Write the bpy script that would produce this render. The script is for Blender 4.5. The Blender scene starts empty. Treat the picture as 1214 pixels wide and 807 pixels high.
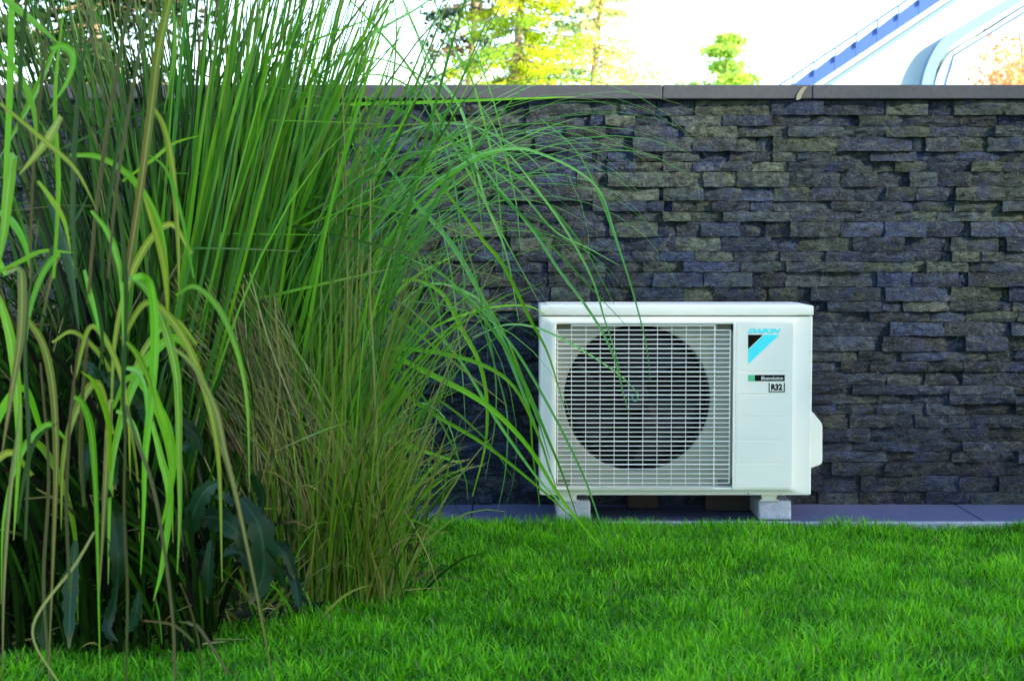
import bpy, bmesh, math, random
import numpy as np
from mathutils import Vector, Matrix
rnd = random.Random(7)
rng = np.random.default_rng(7)
S = bpy.context.scene
COL = S.collection
R = math.radians

# ------------------------------------------------------------------ camera
CAM_H, FPX, HOR = 0.80, 1960.0, 290.0          # eye height, focal length and horizon of the 1214 px wide photograph
TILT = math.atan((403.5 - HOR) / FPX)
cam_d = bpy.data.cameras.new('camera')
cam = bpy.data.objects.new('camera', cam_d); COL.objects.link(cam)
cam.location = (0, 0, CAM_H)
cam.rotation_euler = (R(90) - TILT, 0, 0)
cam_d.sensor_width = 36; cam_d.lens = 36 * FPX / 1214
cam_d.clip_start = 0.05; cam_d.clip_end = 3000
cam_d.dof.use_dof = True; cam_d.dof.focus_distance = 4.5; cam_d.dof.aperture_fstop = 8.0
S.camera = cam

# ------------------------------------------------------------------ light
SUN_EL, SUN_X, SUN_Y = 27.0, 0.86, -0.51
w = bpy.data.worlds.new('World'); S.world = w; w.use_nodes = True
nt = w.node_tree; nt.nodes.clear()
sky = nt.nodes.new('ShaderNodeTexSky'); sky.sky_type = 'NISHITA'; sky.sun_disc = False
sky.sun_elevation = R(SUN_EL); sky.sun_rotation = math.atan2(SUN_X, SUN_Y)
sky.air_density = 1.3; sky.dust_density = 0.4; sky.ozone_density = 3.0
bg = nt.nodes.new('ShaderNodeBackground'); bg.inputs['Strength'].default_value = 0.15
wo = nt.nodes.new('ShaderNodeOutputWorld')
nt.links.new(sky.outputs[0], bg.inputs[0]); nt.links.new(bg.outputs[0], wo.inputs[0])
sd = bpy.data.lights.new('sun', 'SUN'); sd.energy = 3.2; sd.angle = R(1.5); sd.color = (1.0, 0.90, 0.64)
sun = bpy.data.objects.new('sun', sd); COL.objects.link(sun)
ce = math.cos(R(SUN_EL)); nl = math.hypot(SUN_X, SUN_Y)
sun.rotation_euler = Vector((SUN_X / nl * ce, SUN_Y / nl * ce, math.sin(R(SUN_EL)))).to_track_quat('Z', 'Y').to_euler()
S.view_settings.view_transform = 'Standard'; S.view_settings.look = 'None'
S.view_settings.exposure = 2.08; S.view_settings.gamma = 1.0
S.cycles.max_bounces = 6; S.cycles.transparent_max_bounces = 8

# ------------------------------------------------------------------ helpers
ct, st = math.cos(TILT), math.sin(TILT)
def P(px, py, Y):
    """point of the place at distance Y seen at that spot of the photograph"""
    u = (px - 607.0) / FPX; v = -(py - 403.5) / FPX
    dx, dy, dz = u, ct + v * st, -st + v * ct
    k = Y / dy
    return (dx * k, Y, CAM_H + dz * k)
def GY(py, z=0.0):
    """distance at which the ground shows at image row py"""
    v = -(py - 403.5) / FPX
    return (z - CAM_H) / ((-st + v * ct) / (ct + v * st))

def tag(o, label=None, cat=None, group=None, kind=None):
    if label: o['label'] = label
    if cat: o['category'] = cat
    if group: o['group'] = group
    if kind: o['kind'] = kind
    return o
def link(name, me, mat=None, parent=None, loc=None):
    o = bpy.data.objects.new(name, me); COL.objects.link(o)
    if mat is not None and len(me.materials) == 0: me.materials.append(mat)
    if loc is not None: o.location = loc
    if parent is not None:
        o.parent = parent
        o.matrix_parent_inverse = Matrix.Translation(-wloc(parent))
    return o
def wloc(o):
    v = Vector((0, 0, 0))
    if o.type == 'EMPTY' or o.parent is None: return Vector(o.location)
    return Vector(o.get('wl', (0, 0, 0)))
def empty(name, loc, label, cat, group=None):
    o = bpy.data.objects.new(name, None); COL.objects.link(o); o.location = loc
    o.empty_display_size = 0.1
    return tag(o, label, cat, group)
def mesh_np(name, V, F4=None, F3=None, cols=None, uv=None, smooth=False):
    me = bpy.data.meshes.new(name)
    V = np.asarray(V, dtype=np.float32)
    n4 = 0 if F4 is None else len(F4); n3 = 0 if F3 is None else len(F3)
    loops = []
    if n4: loops.append(np.asarray(F4, np.int32).ravel())
    if n3: loops.append(np.asarray(F3, np.int32).ravel())
    L = np.concatenate(loops)
    me.vertices.add(len(V)); me.vertices.foreach_set('co', V.ravel())
    me.loops.add(len(L)); me.loops.foreach_set('vertex_index', L)
    starts = np.concatenate([np.arange(n4) * 4, n4 * 4 + np.arange(n3) * 3]).astype(np.int32)
    tot = np.concatenate([np.full(n4, 4), np.full(n3, 3)]).astype(np.int32)
    me.polygons.add(n4 + n3)
    me.polygons.foreach_set('loop_start', starts); me.polygons.foreach_set('loop_total', tot)
    me.polygons.foreach_set('use_smooth', np.full(n4 + n3, smooth))
    me.update(calc_edges=True)
    if cols is not None:
        a = me.color_attributes.new('Col', 'FLOAT_COLOR', 'POINT')
        c = np.ones((len(V), 4), np.float32); c[:, :cols.shape[1]] = cols
        a.data.foreach_set('color', c.ravel())
    me.validate()
    return me
def bm_mesh(name, bm, smooth=False):
    me = bpy.data.meshes.new(name)
    if smooth:
        for f in bm.faces: f.smooth = True
    bm.to_mesh(me); bm.free(); return me
def add_box(bm, x0, x1, y0, y1, z0, z1, bev=0.0, seg=2):
    vs = [bm.verts.new(c) for c in ((x0,y0,z0),(x1,y0,z0),(x1,y1,z0),(x0,y1,z0),(x0,y0,z1),(x1,y0,z1),(x1,y1,z1),(x0,y1,z1))]
    fs = [bm.faces.new([vs[i] for i in f]) for f in ((0,3,2,1),(4,5,6,7),(0,1,5,4),(1,2,6,5),(2,3,7,6),(3,0,4,7))]
    if bev:
        es = list({e for f in fs for e in f.edges})
        bmesh.ops.bevel(bm, geom=es, offset=bev, segments=seg, affect='EDGES', profile=0.5)
def box_me(name, *a, smooth=False, **k):
    bm = bmesh.new(); add_box(bm, *a, **k); return bm_mesh(name, bm, smooth)
def prism(bm, pts, y0, y1):
    """polygon in XZ extruded from y0 to y1"""
    a = [bm.verts.new((x, y0, z)) for x, z in pts]; b = [bm.verts.new((x, y1, z)) for x, z in pts]
    bm.faces.new(a); bm.faces.new(b[::-1]); n = len(pts)
    for i in range(n): bm.faces.new((a[i], b[i], b[(i+1) % n], a[(i+1) % n]))
    bmesh.ops.recalc_face_normals(bm, faces=bm.faces)
def tube(pts, rad, seg=8):
    """tapered round branch"""
    pts = np.asarray(pts, float); n = len(pts); rad = np.broadcast_to(rad, (n,))
    T = np.gradient(pts, axis=0); T /= np.linalg.norm(T, axis=1)[:, None] + 1e-9
    h = np.array([0.31, 0.95, 0.07]); A = np.cross(T, h); A /= np.linalg.norm(A, axis=1)[:, None] + 1e-9; B = np.cross(T, A)
    an = np.linspace(0, 2 * np.pi, seg, endpoint=False)
    V = (pts[:, None, :] + rad[:, None, None] * (np.cos(an)[None, :, None] * A[:, None, :] + np.sin(an)[None, :, None] * B[:, None, :])).reshape(-1, 3)
    F = [(i*seg+j, i*seg+(j+1) % seg, (i+1)*seg+(j+1) % seg, (i+1)*seg+j) for i in range(n-1) for j in range(seg)]
    return V, np.array(F)

# ------------------------------------------------------------------ materials
def new_mat(name):
    m = bpy.data.materials.new(name); m.use_nodes = True
    t = m.node_tree; b = t.nodes['Principled BSDF']
    return m, t, b
def N(t, typ, **k):
    n = t.nodes.new(typ)
    for a, v in k.items(): setattr(n, a, v)
    return n
def plain(name, c, rough=0.5, metal=0.0, bump=0.0, bscale=200.0, var=0.0, vscale=8.0, spec=0.5):
    m, t, b = new_mat(name)
    b.inputs['Base Color'].default_value = (*c, 1); b.inputs['Roughness'].default_value = rough
    b.inputs['Metallic'].default_value = metal; b.inputs['Specular IOR Level'].default_value = spec
    g = N(t, 'ShaderNodeNewGeometry')
    if var:
        nz = N(t, 'ShaderNodeTexNoise'); nz.inputs['Scale'].default_value = vscale; nz.inputs['Detail'].default_value = 6
        t.links.new(g.outputs['Position'], nz.inputs['Vector'])
        mx = N(t, 'ShaderNodeMixRGB'); mx.inputs[1].default_value = (*[x * (1 - var) for x in c], 1); mx.inputs[2].default_value = (*[min(1, x * (1 + var)) for x in c], 1)
        t.links.new(nz.outputs[0], mx.inputs[0]); t.links.new(mx.outputs[0], b.inputs['Base Color'])
    if bump:
        nz = N(t, 'ShaderNodeTexNoise'); nz.inputs['Scale'].default_value = bscale; nz.inputs['Detail'].default_value = 5
        t.links.new(g.outputs['Position'], nz.inputs['Vector'])
        bp = N(t, 'ShaderNodeBump'); bp.inputs['Strength'].default_value = bump; bp.inputs['Distance'].default_value = 0.003
        t.links.new(nz.outputs[0], bp.inputs['Height']); t.links.new(bp.outputs[0], b.inputs['Normal'])
    return m
def leaf_mat(name, trans=0.35, rough=0.5, spec=0.2):
    """colour from the per blade attribute; light passes through"""
    m, t, b = new_mat(name)
    a = N(t, 'ShaderNodeVertexColor'); a.layer_name = 'Col'
    t.links.new(a.outputs[0], b.inputs['Base Color'])
    b.inputs['Roughness'].default_value = rough; b.inputs['Specular IOR Level'].default_value = spec
    tr = N(t, 'ShaderNodeBsdfTranslucent'); t.links.new(a.outputs[0], tr.inputs[0])
    mx = N(t, 'ShaderNodeMixShader'); mx.inputs[0].default_value = trans
    o = t.nodes['Material Output']
    t.links.new(b.outputs[0], mx.inputs[1]); t.links.new(tr.outputs[0], mx.inputs[2]); t.links.new(mx.outputs[0], o.inputs[0])
    return m
def stone_mat():
    m, t, b = new_mat('split_slate')
    g = N(t, 'ShaderNodeNewGeometry'); a = N(t, 'ShaderNodeVertexColor'); a.layer_name = 'Col'
    mp = N(t, 'ShaderNodeMapping'); mp.inputs['Scale'].default_value = (1, 1, 1.7)
    t.links.new(g.outputs['Position'], mp.inputs[0])
    def noise(sc, det=8, ro=0.6, vec=None, dist=0.0):
        n = N(t, 'ShaderNodeTexNoise'); n.inputs['Scale'].default_value = sc; n.inputs['Detail'].default_value = det
        n.inputs['Roughness'].default_value = ro; n.inputs['Distortion'].default_value = dist
        t.links.new((vec or mp).outputs[0], n.inputs['Vector']); return n
    def ramp(src, pts):
        r = N(t, 'ShaderNodeValToRGB'); e = r.color_ramp.elements
        e[0].position, e[0].color = pts[0][0], (*pts[0][1], 1); e[1].position, e[1].color = pts[1][0], (*pts[1][1], 1)
        for p, c in pts[2:]:
            k = e.new(p); k.color = (*c, 1)
        t.links.new(src.outputs[0], r.inputs[0]); return r
    def mix(f, c1, c2, mode='MIX', fac=None):
        x = N(t, 'ShaderNodeMixRGB'); x.blend_type = mode
        if fac is not None: x.inputs[0].default_value = fac
        else: t.links.new(f.outputs[0], x.inputs[0])
        for s, c in ((1, c1), (2, c2)):
            if isinstance(c, tuple): x.inputs[s].default_value = (*c, 1)
            else: t.links.new(c.outputs[0], x.inputs[s])
        return x
    mott = ramp(noise(38, 9, 0.7), [(0.36, (0.12, 0.14, 0.24)), (0.64, (2.05, 2.1, 1.95))])
    base = mix(None, a, mott, 'MULTIPLY', 1.0)
    och = ramp(noise(16, 8, 0.7, dist=0.6), [(0.52, (0, 0, 0)), (0.72, (0.42, 0.42, 0.42))])
    blu = ramp(noise(11, 7, 0.7, dist=0.4), [(0.50, (0, 0, 0)), (0.68, (0.6, 0.6, 0.6))])
    base = mix(blu, base, (0.020, 0.038, 0.13))
    base = mix(och, base, (0.13, 0.14, 0.065))
    grain = ramp(noise(150, 5, 0.85), [(0.54, (0, 0, 0)), (0.66, (0.6, 0.6, 0.6))])
    base = mix(grain, base, (0.26, 0.29, 0.25))
    pit = ramp(noise(120, 4, 0.8), [(0.36, (0.75, 0.75, 0.75)), (0.46, (0, 0, 0))])
    base = mix(pit, base, (0.008, 0.010, 0.016))
    wv = N(t, 'ShaderNodeTexWave'); wv.inputs['Scale'].default_value = 1.1; wv.inputs['Distortion'].default_value = 26; wv.inputs['Detail'].default_value = 5
    wv.inputs['Detail Scale'].default_value = 1.6; t.links.new(mp.outputs[0], wv.inputs['Vector'])
    vein = ramp(wv, [(0.985, (0, 0, 0)), (1.0, (0.12, 0.12, 0.12))])
    base = mix(vein, base, (0.36, 0.38, 0.34))
    flk = ramp(noise(34, 8, 0.85, dist=1.2), [(0.65, (0, 0, 0)), (0.71, (0.75, 0.75, 0.75))])
    base = mix(flk, base, (0.42, 0.44, 0.36))
    t.links.new(base.outputs[0], b.inputs['Base Color'])
    b.inputs['Roughness'].default_value = 0.62; b.inputs['Specular IOR Level'].default_value = 0.22
    b1 = N(t, 'ShaderNodeBump'); b1.inputs['Strength'].default_value = 1.0; b1.inputs['Distance'].default_value = 0.020
    t.links.new(noise(45, 10, 0.65, dist=0.8).outputs[0], b1.inputs['Height'])
    b2 = N(t, 'ShaderNodeBump'); b2.inputs['Strength'].default_value = 0.8; b2.inputs['Distance'].default_value = 0.003
    t.links.new(noise(260, 4, 0.7).outputs[0], b2.inputs['Height']); t.links.new(b1.outputs[0], b2.inputs['Normal'])
    t.links.new(b2.outputs[0], b.inputs['Normal'])
    return m
M = {
 'stone': stone_mat(),
 'mortar': plain('dark_mortar', (0.03, 0.03, 0.035), 0.95, bump=0.5),
 'coping': plain('coping_concrete', (0.060, 0.062, 0.078), 0.85, bump=0.6, bscale=350, var=0.3, vscale=120),
 'slab': plain('paving_slab_stone', (0.10, 0.105, 0.20), 0.6, bump=0.3, bscale=120, var=0.25, vscale=14),
 'kerb': plain('kerb_concrete', (0.34, 0.35, 0.38), 0.85, bump=0.6, bscale=200, var=0.35, vscale=40),
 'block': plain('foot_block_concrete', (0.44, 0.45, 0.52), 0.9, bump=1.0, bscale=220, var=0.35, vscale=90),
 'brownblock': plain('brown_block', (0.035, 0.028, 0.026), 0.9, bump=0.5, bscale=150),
 'white': plain('white_powder_coat', (0.87, 0.855, 0.79), 0.38, bump=0.04, bscale=900, var=0.025, vscale=5),
 'bars': plain('grille_plastic', (0.80, 0.81, 0.78), 0.4),
 'shroud': plain('shroud_sheet', (0.31, 0.32, 0.27), 0.5, var=0.06, vscale=12),
 'galv': plain('galvanised_steel', (0.62, 0.64, 0.68), 0.35, metal=0.7, var=0.1, vscale=60),
 'black': plain('black_plastic', (0.006, 0.006, 0.008), 0.4),
 'fan': plain('fan_plastic', (0.012, 0.014, 0.024), 0.5, spec=0.3),
 'fins': plain('coil_fins', (0.005, 0.005, 0.007), 0.6, spec=0.2),
 'cyan': plain('cyan_print', (0.05, 0.82, 0.92), 0.4),
 'inkblack': plain('black_print', (0.003, 0.003, 0.003), 0.6, spec=0.1),
 'green_print': plain('green_print', (0.08, 0.52, 0.26), 0.4),
 'white_print': plain('white_print', (0.8, 0.8, 0.8), 0.4),
 'soil': plain('garden_soil', (0.009, 0.008, 0.006), 0.95, bump=1.0, bscale=40, var=0.5, vscale=20),
 'lawn_ground': plain('lawn_thatch', (0.030, 0.055, 0.012), 0.95, bump=1.0, bscale=60, var=0.5, vscale=9),
 'blade': leaf_mat('grass_blade', 0.38, 0.45, 0.28),
 'dull': leaf_mat('shade_dark_leaf', 0.3, 0.8, 0.04),
 'turf': leaf_mat('turf_blade', 0.45, 0.5, 0.2),
 'crown': leaf_mat('tree_foliage', 0.5, 0.7, 0.15),
 'bark': plain('bark', (0.30, 0.22, 0.14), 0.9, bump=1.0, bscale=30, var=0.4, vscale=15),
 'render_wall': plain('white_render', (0.52, 0.64, 0.68), 0.8, bump=0.1, bscale=90, var=0.03, vscale=2),
 'house_blue': plain('blue_grey_metal', (0.08, 0.16, 0.46), 0.35, metal=0.2, var=0.08, vscale=4),
 'house_pale': plain('pale_blue_trim_shadow', (0.22, 0.36, 0.55), 0.5, var=0.05, vscale=2),
 'roof': plain('roof_covering', (0.10, 0.11, 0.15), 0.7, bump=0.4, bscale=30),
}

# ------------------------------------------------------------------ setting: ground
WY = 5.075           # mean face of the stone wall
KY0, KY1 = 4.715, 4.742
LZ = -0.018
def sheet(name, pts, z, mat, label=None):
    me = mesh_np(name, [(x, y, z) for x, y in pts], F4=[(0, 1, 2, 3)])
    o = link(name, me, mat); tag(o, kind='structure'); return o
sheet('ground', [(-900, -900), (900, -900), (900, 1500), (-900, 1500)], LZ - 0.03, M['lawn_ground'])
# the lawn base, gently uneven
nx, ny = 70, 60
gx = np.linspace(-4.0, 4.0, nx); gy = np.linspace(-0.5, KY0 - 0.002, ny)
def lawn_z(x, y):
    return LZ + 0.006 * np.sin(x * 3.1 + y * 1.7) + 0.005 * np.sin(x * 7.3 - y * 5.1 + 1.0) + 0.0035 * np.sin(x * 15 + 2) * np.sin(y * 13)
XX, YY = np.meshgrid(gx, gy); ZZ = lawn_z(XX, YY)
V = np.stack([XX, YY, ZZ], -1).reshape(-1, 3)
F = [(j*nx+i, j*nx+i+1, (j+1)*nx+i+1, (j+1)*nx+i) for j in range(ny-1) for i in range(nx-1)]
tag(link('lawn', mesh_np('lawn', V, F4=F, smooth=True), M['lawn_ground']), kind='structure')
# bare bed under the tall grasses
bed = [(-2.4, 2.75), (-1.25, 3.25), (-0.72, 3.42), (-0.36, 3.72), (-0.27, 4.05), (-0.30, 4.699), (-4.0, 4.699), (-4.0, 2.75)]
bm = bmesh.new()
vs = [bm.verts.new((x, y, LZ + 0.020)) for x, y in bed]; vb = [bm.verts.new((x, y, LZ - 0.02)) for x, y in bed]
bm.faces.new(vs)
for i in range(len(bed)): bm.faces.new((vs[i], vb[i], vb[(i+1) % len(bed)], vs[(i+1) % len(bed)]))
bmesh.ops.recalc_face_normals(bm, faces=bm.faces)
tag(link('soil_bed', bm_mesh('soil_bed', bm), M['soil']), kind='structure')

# paving strip with its slabs and pale kerb
strip = link('paving_strip', box_me('paving_strip', -4, 4, KY1 + 0.001, 5.10, LZ - 0.02, -0.014), M['mortar'])
tag(strip, kind='structure')
xs = [-4.0, -3.2, -2.4, -1.6, -0.86, -0.12, 0.62, 1.37, 2.1, 2.9, 4.0]
for i in range(len(xs) - 1):
    dz = rnd.uniform(-0.001, 0.001)
    link('slab', box_me('slab', xs[i] + 0.002, xs[i+1] - 0.002, KY1 + 0.003, 5.09, -0.012, 0.0 + dz, bev=0.002), M['slab'], strip)
kerb = link('kerb', box_me('kerb', -4, 4, KY0 + 0.006, KY1 - 0.006, LZ - 0.03, -0.02), M['mortar']); tag(kerb, kind='structure')
kx = -4.0
while kx < 4.0:
    L = rnd.uniform(0.95, 1.0)
    link('kerb_stone', box_me('kerb_stone', kx + 0.002, kx + L - 0.002, KY0, KY1, LZ - 0.03, 0.004 + rnd.uniform(-0.001, 0.001), bev=0.004), M['kerb'], kerb)
    kx += L

# ------------------------------------------------------------------ stone wall
rows = [119,137,150,163,180,192,204,222,238.5,251,263,281,298,310,322.5,340,357,369,381.5,398,416,428,440,456,467,478,491,506.5,522.5,534.5,547,563,582,599.5]
J = {
0:'553:1 600:0 627:2 700:1 735:2 777:1 824:1 914:3 975:2 1050:2 1099:1 1130:3 1190:3',
1:'553:1 623:1 670:0 700:1 717:2 753:0 796:2 856:3 914:1 962:1 1018:2 1069:2 1130:1 1180:1',
2:'506:1 560:0 623:1 671:2 719:1 751:2 811:3 873:2 933:3 1000:1 1050:2 1100:2 1145:1',
3:'540:0 598:2 634:3 702:1 750:3 820:3 873:2 897:0 916:3 992:3 1080:2 1095:3 1136:1 1170:3',
4:'534:1 600:0 660:1 702:1 720:1 750:2 785:2 829:1 865:2 915:1 945:1 1031:3 1085:2 1130:2 1185:2',
5:'534:1 605:2 661:1 720:2 754:1 786:2 821:2 846:3 891:2 934:3 1004:1 1034:2 1060:3 1096:2 1150:3 1186:2',
6:'520:1 573:2 633:1 683:2 720:3 793:2 833:3 873:3 934:3 995:3 1039:1 1077:3 1110:3 1150:2',
7:'549:1 585:2 633:3 702:2 781:0 786:3 833:3 878:2 916:2 958:2 1012:1 1049:3 1085:3 1131:3 1190:3',
8:'549:1 600:0 650:0 702:3 766:2 787:0 797:2 843:3 889:3 916:2 985:2 1030:2 1082:1 1131:2 1186:3',
9:'540:1 580:2 620:2 665:2 722:2 751:1 785:3 818:2 856:3 935:3 1000:2 1060:1 1110:2 1160:1',
10:'530:1 600:2 640:0 680:2 722:2 780:2 801:1 830:3 877:1 907:2 935:3 996:2 1048:3 1096:2 1143:0 1149:3',
11:'522:2 605:2 655:2 696:1 740:2 800:2 853:3 913:1 947:2 1010:3 1071:1 1120:0 1127:2 1182:0 1191:3',
12:'514:1 560:1 613:2 665:1 700:2 749:2 782:3 823:2 870:2 924:2 978:2 1071:1 1087:1 1117:0 1127:3 1162:3 1190:2',
13:'540:1 587:2 650:3 718:1 762:1 810:3 877:3 931:3 1023:1 1068:2 1097:3 1147:2 1170:2',
14:'534:1 570:2 612:0 651:2 718:1 774:3 833:3 891:2 931:2 982:2 1039:3 1081:2 1135:0 1147:3',
15:'500:1 580:1 653:2 700:1 750:2 810:2 845:2 902:0 912:1 945:0 960:3 1048:3 1126:2 1187:0 1195:3',
16:'960:0 980:3 1045:2 1070:3 1125:3 1182:1 1200:2',
17:'960:1 1030:1 1101:2 1145:1 1206:2',
18:'960:2 1054:3 1118:3 1145:2 1198:2',
19:'960:2 1037:0 1046:3 1122:0 1142:3 1194:1',
20:'960:2 1017:1 1068:3 1140:2 1170:2',
21:'960:1 995:3 1031:3 1098:3 1141:3',
22:'960:2 1050:1 1096:1 1140:2 1205:1',
23:'960:2 1009:3 1050:3 1124:3 1200:2',
24:'985:1 1040:1 1082:1 1124:3 1203:1',
25:'960:2 990:1 1040:1 1097:2 1144:0 1203:2',
26:'975:1 1006:3 1083:2 1149:3',
27:'960:3 1030:1 1117:2 1173:1',
28:'960:1 1010:2 1088:1 1140:2 1180:1',
29:'960:2 1050:1 1127:3 1169:1 1205:3',
30:'955:0 984:3 1047:3 1130:3 1190:2',
31:'962:2 1020:2 1097:1 1136:2',
32:'970:2 1018:2 1062:1 1097:3 1150:3'}
wall = empty('stone_wall', (0.3, WY + 0.12, 0), 'long dark garden wall faced with rough split slate courses behind the heat pump', 'wall')
wz1 = P(0, 119, WY)[2]; wztop = P(0, 101, WY - 0.02)[2]
link('wall_core', box_me('wall_core', P(-330, 0, WY)[0], P(1560, 0, WY)[0], WY + 0.012, WY + 0.28, -0.07, wz1 + 0.0), M['mortar'], wall)
def stone_geo(x0, x1, z0, z1, front, back):
    w_, h_ = x1 - x0, z1 - z0
    nx_ = max(3, min(9, int(w_ / 0.022))); nz_ = 3
    us = np.linspace(0, 1, nx_ + 1); vs_ = np.linspace(0, 1, nz_ + 1)
    us[1:-1] += rng.normal(0, 0.12 / nx_, nx_ - 1)
    U, W = np.meshgrid(us, vs_)
    tiltx, tiltz = rng.normal(0, 0.0035), rng.normal(0, 0.003)
    D = front + tiltx * (U - .5) * 2 + tiltz * (W - .5) * 2 + rng.normal(0, 0.0016, U.shape)
    if rng.random() < 0.45:                     # a split ridge runs across the face
        k = rng.uniform(-2.5, 2.5); c = rng.uniform(0.25, 0.75)
        D += np.abs((U - c) * 1.6 + k * 0.25 * (W - .5)) * rng.uniform(0.004, 0.010)
    X = x0 + U * w_; Z = z0 + W * h_
    edge = (W == 0) | (W == 1)
    Z = Z + np.where(edge, rng.normal(0, 0.0010, U.shape), 0)
    X = X + np.where((U == 0) | (U == 1), rng.normal(0, 0.0012, U.shape), 0)
    D = D + np.where(edge, rng.uniform(0.0, 0.0035, U.shape), 0) + np.where((U == 0) | (U == 1), rng.uniform(0, 0.003, U.shape), 0)
    front_v = np.stack([X, D, Z], -1).reshape(-1, 3)
    n = nx_ + 1
    F = [(j*n+i, j*n+i+1, (j+1)*n+i+1, (j+1)*n+i) for j in range(nz_) for i in range(nx_)]
    ring = list(range(n)) + [j*n + nx_ for j in range(1, nz_+1)] + [nz_*n + i for i in range(nx_-1, -1, -1)] + [j*n for j in range(nz_-1, 0, -1)]
    bv = front_v[ring].copy(); bv[:, 1] = back
    b0 = len(front_v); m_ = len(ring)
    for i in range(m_):
        F.append((ring[(i+1) % m_], ring[i], b0 + i, b0 + (i+1) % m_))
    return np.concatenate([front_v, bv]), np.array(F)
pal = [(0.026,0.037,0.066),(0.036,0.046,0.066),(0.048,0.060,0.068),(0.058,0.070,0.060),(0.078,0.090,0.062),(0.017,0.023,0.038),(0.030,0.043,0.090),(0.105,0.118,0.090)]
stones = []
for r in range(33):
    ya, yb = rows[r], rows[r+1]
    js = [(float(a.split(':')[0]), int(a.split(':')[1])) for a in J[r].split()]
    x = js[0][0]
    left = []
    if r >= 16:           # behind the unit
        left = []
    while x > -330:
        x -= rnd.choice([34, 48, 60, 66, 78, 92]) * rnd.uniform(0.85, 1.15)
        left.append((x, rnd.choice([0, 1, 1, 2, 2, 2, 3])))
    js = left[::-1] + js
    x = js[-1][0]
    while x < 1500:
        x += rnd.choice([34, 48, 60, 66, 78, 92]) * rnd.uniform(0.85, 1.15)
        js.append((x, rnd.choice([1, 1, 2, 2, 3])))
    for i in range(len(js) - 1):
        xa, lv = js[i]; xb = js[i+1][0]
        if xb - xa < 3: continue
        front = WY - [0.0, 0.007, 0.012, 0.020][lv] + rnd.uniform(-0.003, 0.003)
        c = pal[rnd.choice([0,0,1,1,2,2,3,3,4,5,6,6,7] if r < 18 else [0,0,0,1,5,5,5,6,6,2,1])]  # lower courses take darker, bluer tones: their shade is put into the colour
        hidden = (638 < (xa + xb) / 2 < 960 and ya > 362 and yb < 588)
        score = (xb - xa) * (yb - ya)
        if (xa + xb) / 2 > 1225 or hidden: score = -1
        elif (xa + xb) / 2 < 450: score *= 0.12
        elif (xa + xb) / 2 < 560: score *= 0.6
        stones.append((score, xa, xb, ya, yb, front, c))
stones.sort(key=lambda s: -s[0])
accV, accF, accC, off = [], [], [], 0
for k, (sc, xa, xb, ya, yb, front, c) in enumerate(stones):
    a = P(xa, ya, WY); b = P(xb, yb, WY)
    V, F = stone_geo(a[0] + 0.0006, b[0] - 0.0006, b[2] + 0.0007, a[2] - 0.0007, front, WY + 0.014)
    cc = np.array(c) * np.array([0.70, 0.78, 0.86]) * rnd.uniform(0.6, 1.15)
    C = np.tile(cc, (len(V), 1))
    if k < 300:
        link('stone', mesh_np('stone', V, F4=F, cols=C), M['stone'], wall)
    else:
        accV.append(V); accF.append(F + off); accC.append(C); off += len(V)
o = link('stones_beyond', mesh_np('stones_beyond', np.concatenate(accV), F4=np.concatenate(accF), cols=np.concatenate(accC)), M['stone'], wall)
tag(o, kind='stuff')
cpx = [-330, -60, 210, 480, 785, 962, 1240, 1560]
for i in range(len(cpx) - 1):
    link('coping_stone', box_me('coping_stone', P(cpx[i], 0, WY)[0] + 0.001, P(cpx[i+1], 0, WY)[0] - 0.001, WY - 0.030 + rnd.uniform(-.001, .001), WY + 0.31, wz1 + 0.002, wztop, bev=0.003), M['coping'], wall)

# pale bird dropping run down the coping
bm = bmesh.new()
prism(bm, [(P(a, b, WY - 0.032)[0], P(a, b, WY - 0.032)[2]) for a, b in ((943.5, 118.5), (945, 112), (949, 106), (953, 102.8), (957, 102.8), (954, 107), (951, 112), (949.5, 117), (947, 118.5))], WY - 0.0338, WY - 0.0322)
link('bird_dropping', bm_mesh('bird_dropping', bm), plain('dropping', (0.24, 0.22, 0.16), 0.9), wall)
# ------------------------------------------------------------------ heat pump
UY = 4.74
def U(px, py): q = P(px, py, UY); return q[0], q[2]
ux0, uz1 = U(640, 363); ux1, uz0 = U(962, 587)
uz1 = U(640, 363)[1]
UD = 0.265
unit = empty('outdoor_unit', ((ux0+ux1)/2, UY + UD/2, uz0), 'white outdoor heat pump unit with round fan grille standing against the slate wall', 'heat pump')
pxm = UY / FPX / ct
# shell: sides, back and floor
sh = bmesh.new()
add_box(sh, ux0 + 0.001, ux0 + 0.004, UY + 0.024, UY + UD, uz0 + 0.004, uz1 - 0.024)
add_box(sh, ux1 - 0.004, ux1 - 0.001, UY + 0.024, UY + UD, uz0 + 0.004, uz1 - 0.024)
add_box(sh, ux0 + 0.0045, ux1 - 0.0045, UY + 0.03, UY + UD - 0.002, uz0 + 0.001, uz0 + 0.006)
add_box(sh, U(876, 0)[0], ux1 - 0.0045, UY + UD - 0.006, UY + UD - 0.003, uz0 + 0.0065, uz1 - 0.026)
link('casing', bm_mesh('casing', sh), M['white'], unit)
# lid with overhanging lip
lid = bmesh.new(); add_box(lid, ux0 - 0.0008, ux1 + 0.0008, UY - 0.002, UY + UD + 0.002, U(0, 374)[1], uz1 + 0.002, bev=0.004, seg=3)
lo = link('top_lid', bm_mesh('top_lid', lid, True), M['white'], unit)
lidr = bmesh.new(); add_box(lidr, ux0 + 0.02, ux1 - 0.02, UY + 0.02, UY + UD - 0.02, uz1 + 0.0022, uz1 + 0.0042, bev=0.0018)
link('lid_rib', bm_mesh('lid_rib', lidr), M['white'], unit)
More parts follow.
